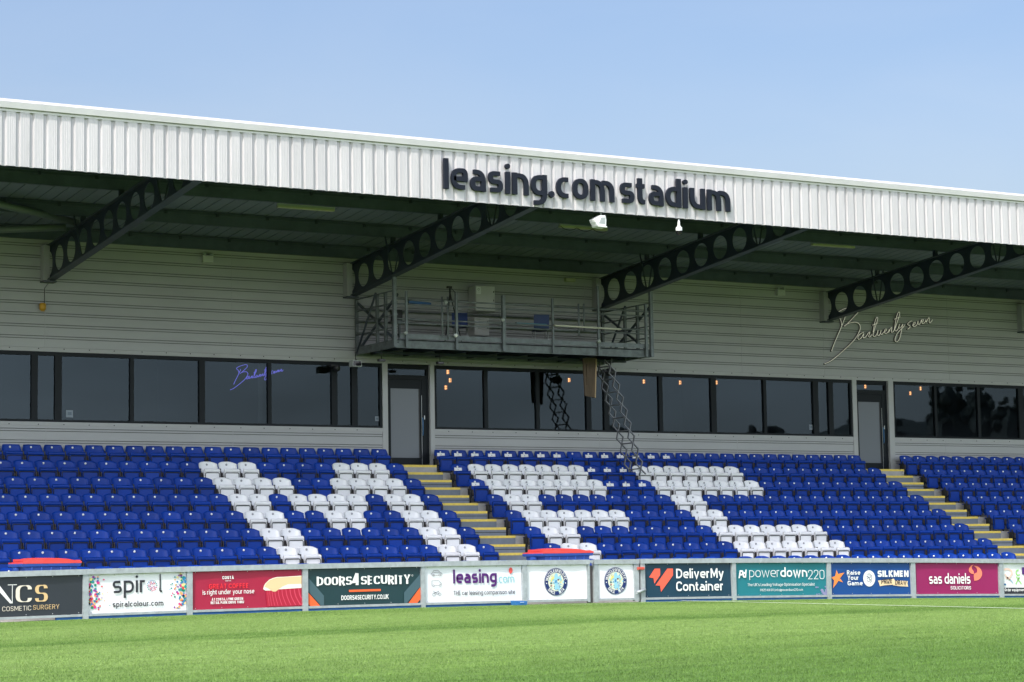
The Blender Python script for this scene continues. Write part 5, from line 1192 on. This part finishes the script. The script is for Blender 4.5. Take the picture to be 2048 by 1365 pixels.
q = aty(1358, 461, YF+.05); x, z = float(q[0]), float(q[2]); y = YF+.05; t = thing('dome_camera', 'white dome camera hanging on a stem under the fascia', 'camera', (x, y, z))
mb = MB(); mb.lathe((x, y, z), [(.074, -.015), (.076, .03), (.07, .06), (.045, .085), (.03, .11), (.028, .18), (.018, .25)], m_wplastic, 20); mb.build('housing', t)
mb = MB(); mb.lathe((x, y, z), [(0, -.11), (.03, -.105), (.055, -.085), (.064, -.055), (.066, -.016)], m_domeg, 20); mb.build('dome', t)
def batten(u0, v0, u1, v1, label, zoff=5.10):
    a = atroof(u0, v0, zoff); c = atroof(u1, v1, zoff); y = (a[1]+c[1])/2; z = float((a[2]+c[2])/2); x0, x1 = float(a[0]), float(c[0]); t = thing('batten_light', label, 'light fitting', ((x0+x1)/2, y, z), 'strip lights under the roof')
    mb = MB(); mb.box(x0, x1, y-.06, y+.06, z-.04, z+.012, m_batten); mb.build('diffuser', t, bevel=.012); mb = MB(); mb.box(x0-.012, x1+.012, y-.045, y+.045, z+.013, z+.06, m_gplastic); mb.build('body', t)
    return x0, x1, y, z
batten(557, 411, 665, 422, 'long strip light under the roof, left of the gantry'); a = batten(1120, 452, 1212, 460, 'strip light with looped cable under the roof below the sign'); batten(1622, 489, 1709, 494, 'strip light under the roof near the right end')
x0, x1, y, z = a; mb = MB(); P = [(x0, y-.07, z-.02)]+[(x0+(x1-x0)*f, y-.075, z-.03-.07*abs(math.sin(f*9.4))) for f in [k/24 for k in range(1, 24)]]; mb.tube(P, .008, m_black, 6); o = mb.build('looped_cable'); tag(o, 'black cable looping beneath the middle strip light', 'cable')
def emerg(u, v, label, twin=True, w=.27, h=.17):
    q = aty(u, v, YW-.07); x, z = float(q[0]), float(q[2]); t = thing('emergency_light', label, 'light fitting', (x, YW-.07, z)); mb = MB(); mb.box(x-w/2, x+w/2, YW-.12, YW-.004, z-h/2, z+h/2, m_cab if twin else m_batten); mb.build('housing', t, bevel=.01)
    if twin:
        for s_ in (-1, 1): mb = MB(); mb.lathe((x+s_*w*.36, YW-.13, z+h/2+.035), [(.0, 0), (.04, .002), (.045, .03), (.02, .08)], m_gplastic, 12, 'y'); mb.build('lamp_head', t)
emerg(415, 519, 'twin headed emergency light high on the left wall'); emerg(1561, 586, 'twin headed emergency light high on the right wall'); emerg(1140, 560.5, 'small oblong wall light above the gantry', False, .30, .09)
q = aty(85, 614, YW-.08); x, z = float(q[0]), float(q[2]); t = thing('alarm_sounder', 'yellow alarm box on the left wall with cable above it', 'alarm', (x, YW-.08, z)); mb = MB(); mb.lathe((x, YW-.09, z), [(.045, -.085), (.075, -.07), (.08, -.02), (.08, .06), (.06, .085), (0, .09)], m_ybox, 14); mb.build('housing', t)
mb = MB(); 
for s_ in (-.03, 0, .03): mb.box(x+s_-.008, x+s_+.008, YW-.12, YW-.08, z-.11, z-.08, m_ybox)
mb.build('vent', t); mb = MB(); mb.tube([(x+.06, YW-.03, z+.05), (x+.07, YW-.02, z+.45), (x+.2, YW-.02, z+.62)], .006, m_black, 6); mb.build('cable', t)
# pendant lamps behind the glass
PL = [(895.5, 744.5, 'top'), (900, 761, 'middle'), (891.5, 775.5, 'lowest')]
def pendant(u, v, y, label):
    q = aty(u, v, y); x, z = float(q[0]), float(q[2]); t = thing('pendant_lamp', label, 'lamp', (x, y, z), 'amber pendant lamps in the bar behind the windows')
    mb = MB(); mb.lathe((x, y, z), [(0, -.052), (.030, -.05), (.034, 0), (.030, .05), (0, .052)], m_lampglow, 12); mb.build('bulb', t)
    mb = MB()
    for k in range(6): a = R(60*k+15); mb.bar((x+.045*math.cos(a), y+.045*math.sin(a), z-.07), (x+.045*math.cos(a), y+.045*math.sin(a), z+.07), .010, .010, m_lampcage)
    for zz_ in (-.07, 0, .07): mb.lathe((x, y, z+zz_), [(.043, -.005), (.050, 0), (.043, .005)], m_lampcage, 12)
    mb.build('cage', t); mb = MB(); mb.tube([(x, y, z+.07), (x, y, 2.88)], .004, m_black, 5); mb.build('flex', t)
for (u, v, w), y in zip(PL, (1.3, 1.5, 1.7)): pendant(u, v, y, f'{w} of three glowing amber lamps in the first window right of left door')
pendant(1138, 760.5, 1.4, 'amber pendant lamp in the window just left of the plywood hatch'); pendant(1287.5, 763.5, 1.4, 'amber pendant lamp in the window right of the scissor ladder')
pendant(1360, 765.5, 1.4, 'amber pendant lamp second right of the scissor ladder'); pendant(1432.8, 765.5, 1.4, 'amber pendant lamp beside a mullion, third right of the ladder')
pendant(1730.5, 773.5, 1.0, 'amber pendant lamp above the right door'); pendant(1820.5, 787, 1.4, 'lower amber pendant lamp in the window right of right door'); pendant(1841, 777.5, 1.4, 'higher amber pendant lamp in the window right of right door')
# small notices on the inside of the glass
for u, v, w, h, lb in ((139, 828, .17, .17, 'small pale notice stuck low in the left window'), (1622, 855, .12, .15, 'small pale notice low in the window left of right door'), (754, 838, .11, .12, 'small pale notice low in the last window before left door')):
    q = aty(u, v, YW+.07); mb = MB(); mb.box(q[0]-w/2, q[0]+w/2, YW+.065, YW+.070, q[2]-h/2, q[2]+h/2, m_paper); mb.box(q[0]-w*.3, q[0]+w*.3, YW+.062, YW+.065, q[2]-h*.2, q[2]+h*.25, m_pgrey); tag(mb.build('window_notice'), lb, 'notice')

# =================================================================== the far side, seen only mirrored in the glass
m_leaf = mat('distant_tree_foliage', (.085, .105, .10), .9, noise=.4, nscale=.4)  # distance haze is mixed into the leaf colour as a grey tint
rr = random.Random(11); mb = MB(); ico = [(0, 0, 1), (.89, 0, .45), (.28, .85, .45), (-.72, .53, .45), (-.72, -.53, .45), (.28, -.85, .45), (.72, .53, -.45), (-.28, .85, -.45), (-.89, 0, -.45), (-.28, -.85, -.45), (.72, -.53, -.45), (0, 0, -1)]
icf = [(0, 1, 2), (0, 2, 3), (0, 3, 4), (0, 4, 5), (0, 5, 1), (1, 6, 2), (2, 7, 3), (3, 8, 4), (4, 9, 5), (5, 10, 1), (6, 7, 2), (7, 8, 3), (8, 9, 4), (9, 10, 5), (10, 6, 1), (6, 11, 7), (7, 11, 8), (8, 11, 9), (9, 11, 10), (10, 11, 6)]
li = mb.mat(m_leaf)
for k in range(210):
    x = rr.uniform(64, 330); y = rr.uniform(-190, -140); H_ = (6+7*max(0, min(1, (x-84)/14))+8*max(0, min(1, (x-128)/30)))*rr.uniform(.62, 1.12); w = rr.uniform(2.5, 5.5)
    cz0 = -3.6+H_*.5; i0 = len(mb.v); mb.v.extend([(x+w*.75*p[0], y+w*.75*p[1], cz0+H_*.46*p[2]) for p in ico]); mb.f.extend([tuple(i0+q for q in f_) for f_ in icf]); mb.mi.extend([li]*20); mb.sm.extend([False]*20)
    for c in range(64):
        f = rr.random()**.8; ww_ = w*(1-f*.72)*math.sqrt(rr.random()); a = rr.uniform(0, 6.28); s_ = rr.uniform(.3, .85); i0 = len(mb.v); cx_, cy_, cz_ = x+ww_*math.cos(a), y+ww_*math.sin(a), -3.6+1+(H_-1)*f
        mb.v.extend([(cx_+s_*p[0]*rr.uniform(.6, 1.3), cy_+s_*p[1], cz_+s_*p[2]*rr.uniform(.6, 1.3)) for p in ico]); mb.f.extend([tuple(i0+q for q in f_) for f_ in icf]); mb.mi.extend([li]*20); mb.sm.extend([False]*20)
tag(mb.build('distant_trees'), 'far line of dark trees across the ground, mirrored in the windows', 'trees', kind='stuff')
m_hill = mat('haze_tinted_hill', (.10, .13, .12), .95, noise=.2, nscale=.02); mb = MB(); P = []  # hill colour carries the veil of distance haze
for i in range(41):
    x = -260+i*26; hh_ = 8+21*max(0, min(1, (x-40)/170))+5*math.sin(i*.6)+2.5*math.sin(i*1.7); P.append([(x, -330, -4.1), (x, -345, -4.1+hh_*.75), (x, -380, -4.1+hh_), (x, -520, -4.1)])
mb.grid(P, m_hill); tag(mb.build('hill'), kind='structure')

# ------------------------------------------------------------------ lift everything so that the pitch is at height 0
for o in list(SC.objects):
    if o.parent is None and o.type in ('MESH', 'EMPTY'): o.location.z += OZ
bpy.context.view_layer.update()
